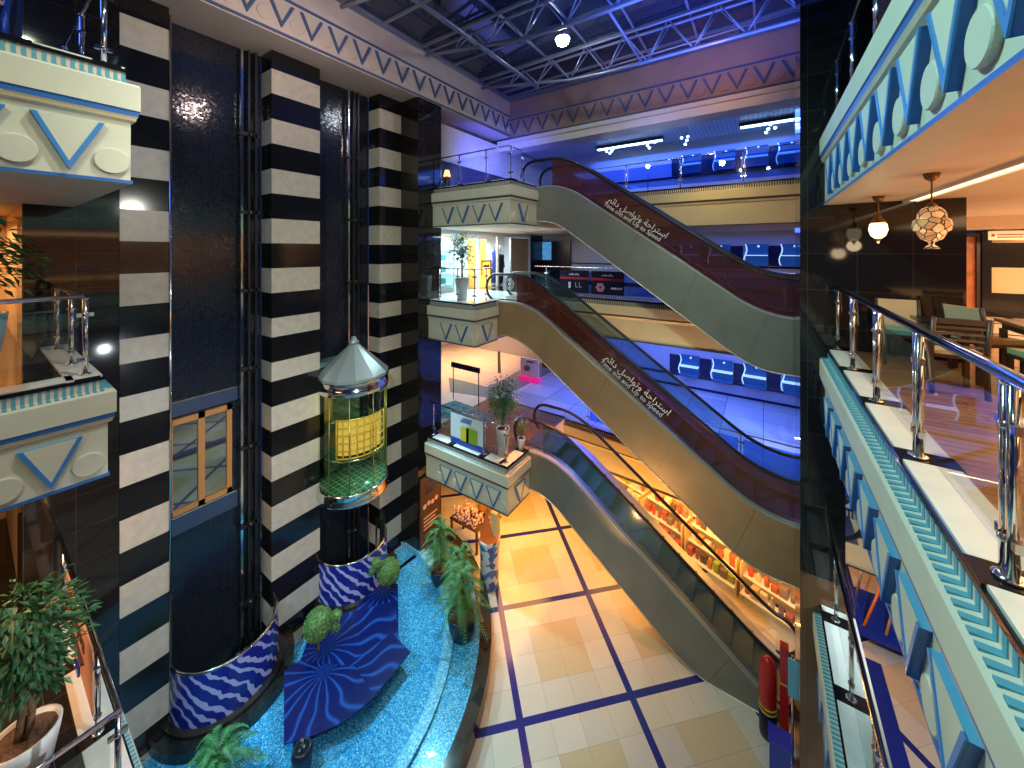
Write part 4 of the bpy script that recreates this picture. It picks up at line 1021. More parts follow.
# posters on the middle gallery railing
POSTD = mat('dark_navy_poster', (.010, .010, .035), .3); POSTR = mat('poster_red_band', (.42, .02, .05), .4); POSTW = mat('poster_print', (.65, .62, .75), .5); PETAL = mat('poster_petal', (.55, .22, .38), .5)
def gposter(x0, x1, label, flower):
    t = thing('railing_poster', label, 'poster', (x0, 12.24, L2 + .12)); y = 12.24
    mb = MB(); mb.box(x0, x1, y, y + .015, L2 + .12, L2 + .92); mb.build('poster_sheet', POSTD, t)
    mb = MB(); mb.box(x0 + .01, x1 - .01, y - .004, y, L2 + .60, L2 + .68); mb.build('red_band', POSTR, t)
    mb = MB()
    cx = (x0 + x1) / 2
    for k in range(7): mb.box(cx - .2 + .06 * k, cx - .16 + .06 * k, y - .004, y, L2 + .75, L2 + .78 + .02 * (k % 3))
    if flower:
        for k in range(8): mb.box(x1 - .45 + .05 * k, x1 - .415 + .05 * k, y - .004, y, L2 + .32, L2 + .37 + .02 * (k % 2))
    else:
        for q in (0, .14): mb.box(cx + .05 + q, cx + .07 + q, y - .004, y, L2 + .32, L2 + .50); mb.box(cx + .05 + q, cx + .15 + q, y - .004, y, L2 + .32, L2 + .34)
        mb.box(cx - .22, cx - .13, y - .004, y, L2 + .28, L2 + .50)
    mb.build('print', POSTW, t)
    if flower:
        mb = MB()
        for k in range(6): mb.lathe([(.065, 0), (.065, .004)], (x0 + .32 + .1 * math.cos(k * 1.047), y - .002, L2 + .36 + .1 * math.sin(k * 1.047)), 10, axis=(0, -1, 0), smooth=False)
        mb.build('flower_emblem', PETAL, t)
gposter(-6.15, -5.03, 'dark railing poster with red band and two pale bracket shapes', False)
gposter(-4.94, -3.80, 'dark railing poster with red band and pink flower emblem', True)

m = MB(); m.box(-9.86, -9.82, 9.24, 17.5, L3 + .01, L3 + 1.25); struct(m, 'trim_8', mat('dark_plum_panel', (.03, .012, .04), .3))
t = thing('table_lamp', 'small glowing table lamp on a stand at the west end of the upper landing', 'lamp', (-9.6, 9.96, L3))
mb = MB(); mb.lathe([(.09, .02), (.1, .62), (.03, .64)], (-9.6, 9.96, L3 + .006), 14); mb.build('stand', DSTEEL, t)
mb = MB(); mb.lathe([(.13, .64), (.08, .86), (.0, .87)], (-9.6, 9.96, L3 + .006), 14, cap=False); mb.build('lamp_shade', mat('warm_shade', (.9, .6, .3), .5, emit=(1, .5, .2), estr=2.5), t)

# ================================================================ SHOP FRONT OF THE MIDDLE CENTRAL LANDING (faces east)
SHOPW = mat('shop_white', (.75, .80, .82), .4)
m = MB(); m.box(-12.5, -9.9, 9.24, 17.6, 10.62, 10.64); m.box(-12.6, -12.5, 9.24, 17.6, L2, 10.64); m.box(-9.95, -9.85, 9.24, 16.3, 10.42, 10.64); struct(m, 'wall_boutique', SHOPW)
m = MB(); m.box(-10.15, -8.2, 17.48, 17.59, L2, 10.3); m.box(-9.95, -9.8, 16.3, 17.48, L2, 10.64); struct(m, 'wall_poster', mat('navy_wall', (.010, .014, .035), .25))
t = thing('boutique_facade', 'bright white boutique front with posts and glass behind the middle landing', 'shop front', (-9.9, 12.5, L2))
for y in (9.35, 10.7, 12.15, 13.5, 14.55, 16.25):
    mb = MB(); mb.box(-9.96, -9.86, y - .05, y + .05, L2 + .01, 10.42); mb.build('post', SHOPW, t)
for a, c_ in ((9.4, 10.65), (10.75, 12.1)):
    mb = MB(); mb.box(-9.92, -9.90, a, c_, L2 + .05, 10.4); mb.build('glass_pane', glass('shop_glass', (.85, .97, 1), .1), t)
SHELFW = mat('lit_white_shelf', (.8, .88, .9), .4, emit=(.75, .95, 1), estr=.5)
for y, l in ((9.9, 'white shelf unit with teal folded clothes near the dark block'), (11.4, 'white shelf unit with teal hanging clothes beside the orange cabinet')):
    t = thing('shop_shelf', l, 'shelf', (-11.6, y, L2 + .01))
    mb = MB(); mb.box(-12.0, -11.2, y - .6, y - .56, L2 + .01, 10.2); mb.box(-12.0, -11.2, y + .56, y + .6, L2 + .01, 10.2); mb.box(-12.0, -11.97, y - .6, y + .6, L2 + .01, 10.2); mb.build('case', SHELFW, t)
    for k in range(4): mb = MB(); mb.box(-11.96, -11.2, y - .56, y + .56, L2 + .15 + .5 * k, L2 + .18 + .5 * k); mb.build('shelf_board', SHELFW, t)
    for k in range(3): mb = MB(); mb.box(-11.7, -11.25, y - .3 + .05 * k, y + .2, L2 + .19 + .5 * k, L2 + .42 + .5 * k); o = mb.build('folded_clothes', mat('teal_cloth', (.03, .22, .26), .8)); tag(o, f'folded teal clothes on shelf {ORD[k]} from the floor, {"near the dark block" if y < 10 else "beside the orange cabinet"}', 'clothes', 'folded clothes in the boutique')
ORNG = mat('orange_lit_panel', (.9, .35, .05), .5, emit=(1, .35, .03), estr=1.2); YEL = mat('yellow_lit_panel', (.95, .65, .12), .5, emit=(1, .6, .08), estr=1.4)
t = thing('orange_display', 'orange and yellow lit display cabinet with a framed picture in the boutique', 'display cabinet', (-10.3, 12.85, L2 + .01))
mb = MB(); mb.box(-10.6, -10.5, 12.25, 13.45, L2 + .02, 10.3); mb.box(-10.5, -10.1, 12.25, 12.42, L2 + .02, 10.3); mb.build('cabinet_back', ORNG, t)
mb = MB(); mb.box(-10.49, -10.47, 12.55, 13.4, 9.4, 10.2); mb.build('upper_panel', YEL, t)
mb = MB(); mb.box(-10.45, -10.2, 12.7, 13.4, L2 + .02, 9.35); mb.build('counter_front', YEL, t)
mb = MB()
for q in ((12.7, 12.76, 8.7, 9.35), (13.34, 13.4, 8.7, 9.35), (12.7, 13.4, 9.3, 9.36)): mb.box(-10.2, -10.17, *q)
for k in range(4): mb.box(-10.2, -10.17, 12.85 + .11 * k, 12.92 + .11 * k, 9.05, 9.15 + .03 * (k % 2))
mb.build('picture_frame', mat('dark_red_frame', (.12, .03, .01), .4), t)
t = thing('blue_dress', 'long blue dress hanging between the orange cabinet and the mannequin', 'dress', (-10.2, 13.65, L2))
mb = MB(); mb.lathe([(.20, 0), (.15, .7), (.09, 1.1), (.13, 1.35), (.05, 1.5)], (-10.2, 13.65, L2 + .15), 14); mb.build('skirt', mat('blue_cloth', (.02, .06, .5), .6), t)
mb = MB(); mb.tube([(-10.2, 13.65, L2 + .01), (-10.2, 13.65, 9.95)], .015, 6); mb.lathe([(.14, 0), (.14, .02)], (-10.2, 13.65, L2 + .01), 12); mb.build('stand', DSTEEL, t)
t = thing('mannequin', 'shop mannequin in a black coat over a white shirt beside the tan curtain', 'mannequin', (-10.2, 14.05, L2))
mb = MB(); mb.lathe([(.10, .02), (.13, .1), (.16, .5), (.18, .85), (.15, 1.05), (.21, 1.3), (.20, 1.42), (.07, 1.48), (.055, 1.55), (.085, 1.62), (.1, 1.72), (.08, 1.82), (.02, 1.86)], (-10.2, 14.05, L2), 16); mb.build('mannequin_body', mat('mannequin_skin', (.7, .55, .5), .4), t)
mb = MB(); mb.lathe([(.17, .08), (.2, .5), (.21, .9), (.18, 1.06), (.235, 1.3), (.215, 1.43), (.1, 1.47)], (-10.2, 14.05, L2), 16, cap=False)
for s in (-1, 1): mb.tube([(-10.2, 14.05 + s * .21, L2 + 1.38), (-10.17, 14.05 + s * .27, L2 + 1.1), (-10.1, 14.05 + s * .25, L2 + .82)], [.06, .05, .045], 8)
mb.build('coat', mat('black_coat', (.012, .01, .015), .7), t)
t = thing('shop_curtain', 'tan ribbed curtain closing the north end of the boutique front', 'curtain', (-9.95, 15.4, L2))
mb = MB()
ys = [14.62 + 1.58 * i / 40 for i in range(41)]
for a, c_ in zip(ys, ys[1:]):
    xa, xc = -9.95 + .02 * math.sin(a * 30), -9.95 + .02 * math.sin(c_ * 30)
    mb.add([(xa, a, L2 + .02), (xc, c_, L2 + .02), (xc, c_, 10.4), (xa, a, 10.4), (xa - .02, a, L2 + .02), (xc - .02, c_, L2 + .02), (xc - .02, c_, 10.4), (xa - .02, a, 10.4)], [(0, 1, 2, 3), (7, 6, 5, 4), (3, 2, 6, 7), (0, 4, 5, 1)])
mb.build('drape', mat('tan_cloth', (.45, .30, .14), .7), t)
t = thing('wall_poster_frame', 'framed pale blue poster on the dark wall past the boutique', 'poster', (-9.8, 17.44, 9.3))
mb = MB(); mb.box(-9.9, -9.22, 17.43, 17.47, 9.25, 10.3); mb.build('frame', CHROME, t)
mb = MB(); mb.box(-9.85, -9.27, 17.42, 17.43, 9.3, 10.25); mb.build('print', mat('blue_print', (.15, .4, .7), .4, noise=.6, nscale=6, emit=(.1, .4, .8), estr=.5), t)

# ================================================================ LOWER HALL (seen under the middle landing)
t = thing('hall_sign', 'long dark blue sign bar on a thin leg in the lower hall', 'sign', (-9.6, 11.05, L1))
mb = MB(); mb.box(-10.4, -8.95, 11.02, 11.08, 5.12, 5.32); mb.build('sign_board', DARKP, t)
mb = MB(); mb.tube([(-9.0, 11.05, L1 + .01), (-9.0, 11.05, 5.15)], .02, 8); mb.build('sign_leg', DSTEEL, t)
mb = MB(); mb.tube([(-10.3, 11.05, L1 + .01), (-10.3, 11.05, 5.15)], .02, 8); mb.build('sign_leg', DSTEEL, t)
TEALM = tiles('teal_checker_mosaic', (.03, .12, .16), (.10, .30, .34), (.02, .05, .06), .11, .11, rough=.2, jw=.01)
GREYM = mat('grey_teal_band', (.16, .22, .24), .25, noise=.25, nscale=14)
def inlay(nm, pts, m, lab):
    mb = MB(); mb.prism([p[:2] for p in pts], L1 + .001, L1 + .012); o = mb.build(nm, m); tag(o, lab, 'floor inlay')
inlay('mosaic_inlay', [(-10.3, 10.3), (-10.1, 10.95), (-7.95, 10.8), (-8.05, 10.2), (-9.5, 9.5)], TEALM, 'teal checkered mosaic panel set in the floor behind the lower landing')
inlay('floor_band', [(-12.2, 12.75), (-10.9, 12.8), (-10.0, 12.8), (-9.9, 13.8), (-10.0, 15.5), (-9.7, 17.3), (-8.5, 17.3), (-8.7, 13.2), (-9.1, 11.95), (-10.9, 11.5)], GREYM, 'grey curved band inlaid in the floor of the lower hall')
t = thing('food_poster_stand', 'white poster with a brown dish on a magenta lit stand in the lower hall', 'poster stand', (-8.85, 14.5, L1))
mb = MB(); mb.box(-9.3, -8.35, 14.48, 14.53, 4.05, 4.85); mb.build('poster_sheet', mat('white_poster', (.8, .72, .66), .5), t)
mb = MB(); mb.ball((-8.95, 14.47, 4.42), .17, 10, sz=.8); mb.build('dish_print', mat('brown_dish', (.28, .1, .06), .6), t)
mb = MB(); mb.box(-8.98, -8.6, 14.465, 14.48, 4.70, 4.76); mb.build('print_line', POSTD, t)
mb = MB(); mb.box(-9.3, -8.3, 14.3, 14.7, L1 + .01, 4.05); mb.build('stand_base', mat('magenta_base', (.5, .02, .2), .4, emit=(.9, .02, .25), estr=.5), t)
t = thing('hall_kiosk', 'dark red kiosk with small figures behind the food poster', 'kiosk', (-8.5, 16.8, L1))
mb = MB(); mb.box(-9.3, -7.6, 16.5, 17.2, L1 + .01, 5.2); mb.build('kiosk_body', mat('dark_red', (.16, .015, .03), .4), t)
mb = MB(); mb.box(-9.35, -7.55, 16.45, 17.25, 5.2, 5.26); mb.build('kiosk_top', mat('red_top', (.35, .03, .04), .4), t)
# hall blinds: tilted dark floor strips
for k, (a, c_) in enumerate((((-14.6, 13.2), (-12.1, 12.0)), ((-13.4, 18.4), (-10.6, 14.6)))):
    mb = MB(); a, c_ = Vector((*a, L1 + .004)), Vector((*c_, L1 + .004)); mb.bar(a, c_, .16, .006); o = mb.build('floor_strip', DSTEEL); tag(o, ['dark strip across the pale hall floor beside the sign bar', 'dark strip across the pale hall floor toward the food poster'][k], 'floor strip')

PANL = mat('added_blue_glow', (.6, .7, .9), .4, emit=(.12, .30, 1), estr=2.5)  # glow of panels added only to streak the polished floor with reflections
for k in range(5):
    x = -6.4 + 1.7 * k
    t = thing('added_sheen_panel', f'{ORD[k] if k < 4 else "fifth"} added glowing panel from the west under the middle north gallery', 'ceiling light', (x, 14.5, 6.93), group='added glow panels under the middle north gallery')
    mb = MB(); mb.box(x - .16, x + .16, 12.6, 16.6, 6.855, 6.87); mb.build('diffuser', PANL, t)  # glowing face of the added panel, there only for floor reflections
    mb = MB(); mb.box(x - .2, x + .2, 12.55, 16.65, 6.87, 6.884); mb.build('frame', DSTEEL, t)

# ================================================================ POSTERS AND STANDS OF THE CENTRAL LANDINGS
t = thing('bag_poster', 'white railing poster with green and yellow shopping bags over a blue foot', 'poster', (-7.4, 8.5, L1))
mb = MB(); mb.box(-8.02, -6.76, 8.485, 8.50, 3.98, 4.80); mb.build('poster_sheet', mat('pale_blue_poster', (.62, .75, .82), .45), t)
mb = MB(); mb.box(-8.02, -6.76, 8.478, 8.485, 3.90, 4.08); mb.build('blue_foot', mat('poster_blue', (.02, .06, .42), .45), t)
for x0, x1, z1, m_, nm in ((-7.6, -7.28, 4.48, mat('yellow_bag', (.72, .55, .03), .5), 'yellow_bag'), (-7.38, -6.95, 4.50, mat('green_bag', (.22, .38, .02), .5), 'green_bag')):
    mb = MB(); mb.box(x0, x1, 8.470, 8.478, 4.06, z1); mb.tube([(x0 + .1, 8.472, z1), (x0 + .13, 8.472, z1 + .07), (x1 - .13, 8.472, z1 + .07), (x1 - .1, 8.472, z1)], .008, 5); mb.build(nm, m_, t)
mb = MB()
for k in range(3): mb.box(-7.62 + .05 * k, -7.2 + .02 * k, 8.475, 8.485, 4.62 + .05 * k, 4.65 + .05 * k)
mb.build('title_lines', mat('poster_title', (.03, .08, .4), .5), t)

# ================================================================ RESTAURANT ON THE MIDDLE EAST DECK
DW = mat('dark_stained_wood', (.035, .020, .013), .35, noise=.3, nscale=12); UPH = mat('beige_upholstery', (.50, .38, .25), .75); TEALU = mat('teal_seat_pad', (.10, .28, .26), .6)
FZ = L2 + .012
def chair_slat(label, x, y, rz):
    t = thing('dining_chair', label, 'chair', (x, y, FZ), rz)
    mb = MB(); mb.box(-.23, .23, -.22, .24, .42, .455); mb.build('seat_frame', DW, t, local=True)
    mb = MB(); mb.box(-.215, .215, -.2, .225, .456, .49); mb.build('seat', UPH, t, local=True)
    for sx in (-1, 1):
        mb = MB(); mb.obox((sx * .205, .21, .21), (.02, 0, 0), (0, .02, 0), (0, 0, .21)); mb.build('leg', DW, t, local=True)
        mb = MB(); mb.tube([(sx * .21, -.24, 0), (sx * .21, -.205, .43), (sx * .21, -.29, .88)], .026, 6); mb.build('leg', DW, t, local=True)
    for k, z in enumerate((.84, .77, .70, .63, .56)):
        mb = MB(); y_ = -.20 - .085 * (z - .43) / .45
        mb.obox((0, y_, z), (.20, 0, 0), (0, .010, -.002), (0, .004, .030 if k == 0 else .013)); mb.build('back_rail' if k == 0 else 'back_slat', DW, t, local=True)
    return t
def chair_pad(label, x, y, rz, pad):
    t = thing('upholstered_chair', label, 'chair', (x, y, FZ), rz)
    mb = MB(); mb.box(-.24, .24, -.22, .25, .40, .44); mb.build('seat_frame', DW, t, local=True)
    mb = MB(); mb.box(-.225, .225, -.2, .24, .441, .50); mb.build('seat', pad, t, local=True)
    for sx in (-1, 1):
        for sy in (-.2, .22):
            mb = MB(); mb.obox((sx * .21, sy, .20), (.02, 0, 0), (0, .02, 0), (0, 0, .20)); mb.build('leg', DW, t, local=True)
        mb = MB(); mb.tube([(sx * .225, -.2, .42), (sx * .225, -.23, .65), (sx * .225, -.28, .90)], .022, 6); mb.build('back_post', DW, t, local=True)
    mb = MB()
    n = 8
    for i in range(n):
        z0, z1 = .5 + .39 * i / n, .5 + .39 * (i + 1) / n; f = lambda z: -.21 - .16 * (z - .45) ** 1.3
        mb.add([(-.205, f(z0), z0), (.205, f(z0), z0), (.205, f(z1), z1), (-.205, f(z1), z1), (-.205, f(z0) - .035, z0), (.205, f(z0) - .035, z0), (.205, f(z1) - .035, z1), (-.205, f(z1) - .035, z1)],
               [(0, 1, 2, 3), (7, 6, 5, 4), (0, 3, 7, 4), (1, 5, 6, 2)] + ([(0, 4, 5, 1)] if i == 0 else []) + ([(3, 2, 6, 7)] if i == n - 1 else []))
    mb.build('backrest', UPH, t, local=True)
    return t
def table(label, x, y, w, d, m):
    t = thing('dining_table', label, 'table', (x, y, FZ))
    mb = MB(); mb.box(-w / 2, w / 2, -d / 2, d / 2, .70, .74); mb.build('table_top', m, t, local=True)
    mb = MB(); mb.box(-w / 2 + .05, w / 2 - .05, -d / 2 + .05, d / 2 - .05, .62, .70); mb.build('apron', DW, t, local=True)
    for sx in (-1, 1):
        for sy in (-1, 1): mb = MB(); mb.obox((sx * (w / 2 - .06), sy * (d / 2 - .06), .31), (.028, 0, 0), (0, .028, 0), (0, 0, .31)); mb.build('leg', DW, t, local=True)
BTOP = mat('brown_table_top', (.20, .10, .05), .15, noise=.2, nscale=8); KTOP = mat('black_table_top', (.012, .010, .010), .1)
chair_slat('dark slat-back dining chair with its back to the deck railing', 1.80, 6.45, R(2))
chair_pad('beige upholstered chair with a teal seat pad facing the black table', 1.66, 7.62, R(178), TEALU)
chair_pad('beige upholstered chair turned toward the brown table', 2.42, 7.55, R(-60), UPH)
chair_pad('upholstered chair with pale green pad at the south side of the brown table', 2.62, 6.62, R(10), mat('pale_green_pad', (.30, .36, .22), .6))
table('small black-topped table between the slat-back chair and the teal padded chair', 1.95, 7.05, .55, .5, KTOP)
table('brown-topped dining table beyond the black-topped table', 3.0, 7.25, .95, .75, BTOP)
chair_slat('dark slat-back chair against the black tiled wall behind the railing', 1.95, 7.86, R(200))

BRASS = mat('antique_brass', (.25, .14, .05), .35, .9)
LGLOW, nt, b = _new('mosaic_lantern_glass')
vo = N(nt, 'ShaderNodeTexVoronoi', Scale=14.0, feature='DISTANCE_TO_EDGE'); nt.links.new(coords(nt, 'World'), vo.inputs['Vector'])
vc = N(nt, 'ShaderNodeTexVoronoi', Scale=14.0); nt.links.new(coords(nt, 'World'), vc.inputs['Vector'])
sp = nt.nodes.new('ShaderNodeSeparateColor'); nt.links.new(vc.outputs['Color'], sp.inputs[0])
cc = ramp(nt, sp.outputs[0], [(0, (.42, .19, .06)), (.4, (.85, .55, .26)), (.75, (.55, .20, .07)), (1, (1, .82, .5))])
lead = math_(nt, 'GREATER_THAN', vo.outputs['Distance'], .055)
nt.links.new(mixc(nt, lead, (.03, .015, .01), cc), b.inputs['Base Color']); nt.links.new(mixc(nt, lead, (.0, .0, .0), cc), b.inputs['Emission Color']); b.inputs['Emission Strength'].default_value = .5
LWHITE = mat('white_lantern_glass', (.9, .8, .6), .4, emit=(1, .80, .48), estr=1.8)
t = thing('pendant_lantern', 'small white glass pendant lantern near the black wall', 'pendant lantern', (1.35, 7.25, 10.0)); c = (1.35, 7.25, 0)
mb = MB(); mb.lathe([(.035, 9.99), (.08, 10.03), (.104, 10.11), (.094, 10.19), (.065, 10.22)], c, 8, smooth=False); mb.build('lantern_glass', LWHITE, t)
mb = MB(); mb.lathe([(.085, 10.21), (.09, 10.225), (.045, 10.27), (.02, 10.33)], c, 8, smooth=False); mb.lathe([(.008, 9.92), (.02, 9.95), (.04, 9.99)], c, 8); mb.build('lantern_cap', BRASS, t)
mb = MB(); mb.tube([(c[0], c[1], 10.32), (c[0], c[1], 10.58)], .008, 6); mb.build('chain', BRASS, t)
mb = MB(); mb.lathe([(.02, 10.50), (.05, 10.53), (.07, 10.584)], c, 12); mb.build('ceiling_rose', BRASS, t)
t = thing('pendant_lantern', 'large lobed pendant lantern of amber mosaic glass', 'pendant lantern', (1.38, 5.36, 9.9)); c = (1.38, 5.36, 0)
mb = MB(); mb.lathe([(.03, 9.91), (.075, 9.935), (.10, 9.985), (.105, 10.005), (.13, 10.02), (.14, 10.07), (.13, 10.12), (.105, 10.14), (.10, 10.19), (.07, 10.24), (.025, 10.26)], c, 16, smooth=False); mb.build('mosaic_globe', LGLOW, t)
mb = MB(); mb.lathe([(.06, 9.84), (.045, 9.86), (.02, 9.88), (.03, 9.92)], c, 12, cap=False); mb.build('lower_bell', LGLOW, t)
mb = MB(); mb.lathe([(.05, 10.255), (.03, 10.28), (.01, 10.3)], c, 10); mb.build('lantern_cap', BRASS, t)
mb = MB(); mb.tube([(c[0], c[1], 10.28), (c[0], c[1], 10.58)], .007, 6); mb.build('chain', BRASS, t)
mb = MB(); mb.lathe([(.02, 10.51), (.05, 10.535), (.065, 10.584)], c, 12); mb.build('ceiling_rose', BRASS, t)
point('lantern_light', (1.38, 5.36, 9.75), 6, (1, .7, .4), .12); point('lantern_light_small', (1.35, 7.25, 9.9), 5, (1, .75, .45), .1)
t = thing('cove_light', 'long cream light strip in the restaurant ceiling above the railing', 'ceiling light', (1.85, 3.0, 10.6))
mb = MB(); mb.box(1.80, 1.92, -2.2, 8.08, 10.57, 10.583); mb.build('diffuser', mat('cove_diffuser', (1, .9, .6), .4, emit=(1, .86, .50), estr=2.2), t)
mb = MB()
for x in (1.77, 1.92): mb.box(x, x + .03, -2.2, 8.08, 10.55, 10.584)
mb.build('strip_edge', SOFFIT, t)
# far end of the restaurant hall
m = MB(); z = L2; k = 0
while z < 10.3:
    h = .62 if k % 2 else .60; m.box(4.62, 9.5, 14.1, 14.4, z, min(10.3, z + h), k % 2); z += h; k += 1
m.box(4.47, 4.62, 14.05, 14.4, L2, 10.3, 0)
struct(m, 'wall_striped', (GRANITE, mat('beige_wall_stone', (.50, .36, .22), .3)))
m = MB(); m.box(2.43, 9.5, 12.9, 14.4, 10.32, 10.584); m.box(2.6, 4.2, 15.5, 15.7, L2, 10.3); m.box(9.5, 9.7, -2.2, 14.4, L2 + .02, 10.58); struct(m, 'ceiling_bulkhead', SOFFIT)
t = thing('hall_door', 'reddish wooden door standing open beside the striped wall', 'door', (4.3, 14.2, L2))
mb = MB(); mb.box(4.12, 4.40, 14.18, 14.22, FZ, 10.15); mb.build('door_leaf', mat('red_brown_wood', (.42, .13, .05), .3, noise=.25, nscale=5), t)
mb = MB(); mb.box(4.06, 4.46, 14.1, 14.3, 10.15, 10.25); mb.box(4.40, 4.46, 14.1, 14.3, FZ, 10.15); mb.build('door_frame', DW, t)
mb = MB(); mb.box(4.2, 4.3, 14.12, 14.17, 9.2, 9.25); mb.build('door_handle', BRASS, t)
t = thing('hanging_sign', 'small cream hanging sign by the red door in the restaurant hall', 'sign', (4.75, 13.6, 10.1))
mb = MB(); mb.box(4.42, 5.0, 13.58, 13.62, 10.06, 10.27); mb.build('sign_board', mat('cream_sign', (.85, .72, .45), .5, emit=(1, .8, .45), estr=.35), t)
mb = MB()
for k in range(2): mb.box(4.55, 4.93, 13.57, 13.58, 10.11 + .06 * k, 10.135 + .06 * k)
mb.box(4.46, 4.51, 13.57, 13.58, 10.14, 10.2); mb.build('sign_print', mat('red_print', (.45, .12, .05), .5), t)
mb = MB()
for x in (4.5, 4.92): mb.tube([(x, 13.6, 10.27), (x, 13.6, 10.33)], .006, 5)
mb.build('sign_hanger', DSTEEL, t)
# upper east deck: lit window wall behind the glass
m = MB(); m.box(1.6, 1.75, 4.0, 8.1, L3, 16.3); struct(m, 'wall_upper_east', mat('dark_teal_panel', (.03, .05, .06), .2))

# ================================================================ THINGS ON THE GROUND FLOOR BY THE BLACK WALL
RED = mat('red_plastic', (.55, .02, .02), .25); YELB = mat('yellow_band', (.75, .5, .05), .4); BLUEB = mat('blue_plastic', (.01, .04, .45), .3)
t = thing('red_dispenser', 'rounded red machine with two yellow bands at the foot of the lowest escalator', 'machine', (.08, 9.15, 0))
mb = MB(); mb.lathe([(.145, .62), (.15, .7), (.15, 1.25), (.13, 1.45), (.06, 1.56), (.0, 1.58)], (.08, 9.15, 0), 20); mb.build('red_hood', RED, t)
mb = MB(); mb.lathe([(.155, .52), (.155, .56)], (.08, 9.15, 0), 20); mb.lathe([(.155, .60), (.155, .64)], (.08, 9.15, 0), 20); mb.build('yellow_band', YELB, t)
mb = MB(); mb.lathe([(.14, .003), (.15, .05), (.15, .62)], (.08, 9.15, 0), 20); mb.build('dark_foot', DARKP, t)
t = thing('red_totem', 'tall narrow red standing panel between the red machine and the light blue sign', 'panel', (.34, 9.12, 0))
mb = MB(); mb.box(.28, .42, 9.06, 9.2, .05, 2.0); mb.build('panel_body', RED, t)
mb = MB(); mb.box(.24, .46, 9.0, 9.26, .003, .05); mb.build('panel_foot', DARKP, t)
mb = MB(); mb.box(.275, .425, 9.05, 9.21, 1.25, 1.28); mb.build('panel_band', YELB, t)
t = thing('blue_bin', 'bright blue square bin in front of the red machine', 'bin', (.2, 8.6, 0))
mb = MB(); mb.box(.10, .42, 8.4, 8.70, .003, .70); mb.build('bin_body', BLUEB, t)
mb = MB(); mb.box(.08, .44, 8.38, 8.71, .70, .75); mb.build('bin_lid', BLUEB, t)
t = thing('post_sign', 'light blue sign plate on a steel post beside the black wall', 'sign', (.46, 8.7, 0))
mb = MB(); mb.tube([(.46, 8.75, .02), (.46, 8.75, 2.2)], .022, 8); mb.lathe([(.1, 0), (.1, .02)], (.46, 8.75, .003), 14); mb.build('sign_post', CHROME, t)
mb = MB(); mb.box(.39, .53, 8.70, 8.72, 1.45, 2.15); mb.build('sign_plate', mat('light_blue_plate', (.20, .55, .75), .4), t)
t = thing('blue_trolley', 'blue steel platform trolley with an orange and a grey pole seen below the east railing', 'trolley', (2.5, 13.2, 0))
mb = MB(); mb.box(1.9, 3.3, 12.5, 14.1, .25, .33); mb.build('platform', BLUEB, t)
for x in (1.95, 3.25):
    for y in (12.55, 14.05): mb = MB(); mb.box(x - .04, x + .04, y - .04, y + .04, .16, 1.5 if y > 13 else .9); mb.build('upright', BLUEB, t)
for x in (1.95, 3.25):
    for y in (12.55, 14.05): mb = MB(); mb.lathe([(.08, -.03), (.08, .03)], (x, y, .085), 14, axis=(1, 0, 0)); mb.build('wheel', RUBBER, t)
for z in (.6, .9): mb = MB(); mb.box(1.91, 1.99, 12.5, 14.1, z - .03, z + .03); mb.build('side_rail', BLUEB, t)
for a, c_, m_, nm in (((2.1, 12.7, .36), (2.9, 14.0, 1.5), mat('orange_pole', (.8, .18, .03), .4), 'orange_pole'), ((2.5, 12.7, .36), (3.1, 13.9, 1.4), mat('ochre_pole', (.45, .3, .12), .4), 'ochre_pole'), ((2.0, 13.2, .36), (2.6, 14.9, 1.9), STEEL, 'grey_pole')):
    mb = MB(); mb.tube([a, c_], .03, 8); mb.build(nm, m_, t)

# ================================================================ PLANTS
LEAF = mat('leaf_green', (.035, .13, .045), .45, noise=.6, nscale=7); LEAF2 = mat('fern_green', (.05, .20, .06), .5, noise=.5, nscale=9); LEAF3 = mat('clipped_green', (.10, .20, .05), .6, noise=.5, nscale=20)
BARK = mat('bark', (.16, .09, .05), .8, noise=.4, nscale=20); SOIL = mat('soil', (.10, .06, .04), .9, noise=.6, nscale=40)
WPOT = mat('white_pot', (.72, .74, .74), .3); BPOT = mat('light_blue_pot', (.35, .58, .68), .35)
def leaf(mb, p, d, L, w, rn):
    d = Vector(d).normalized(); s = d.cross(Vector((rn.uniform(-.4, .4), rn.uniform(-.4, .4), 1)))
    if s.length < .1: s = Vector((1, 0, 0))
    s.normalize(); up = s.cross(d); p = Vector(p)
    a = p + d * L * .45 + s * w / 2 + up * .1 * w; c_ = p + d * L * .45 - s * w / 2 + up * .1 * w; m_ = p + d * L * .5 - up * .12 * w; e = p + d * L - up * L * .12
    mb.add([p, a, e, m_, c_], [(0, 3, 2, 1), (0, 4, 2, 3)])
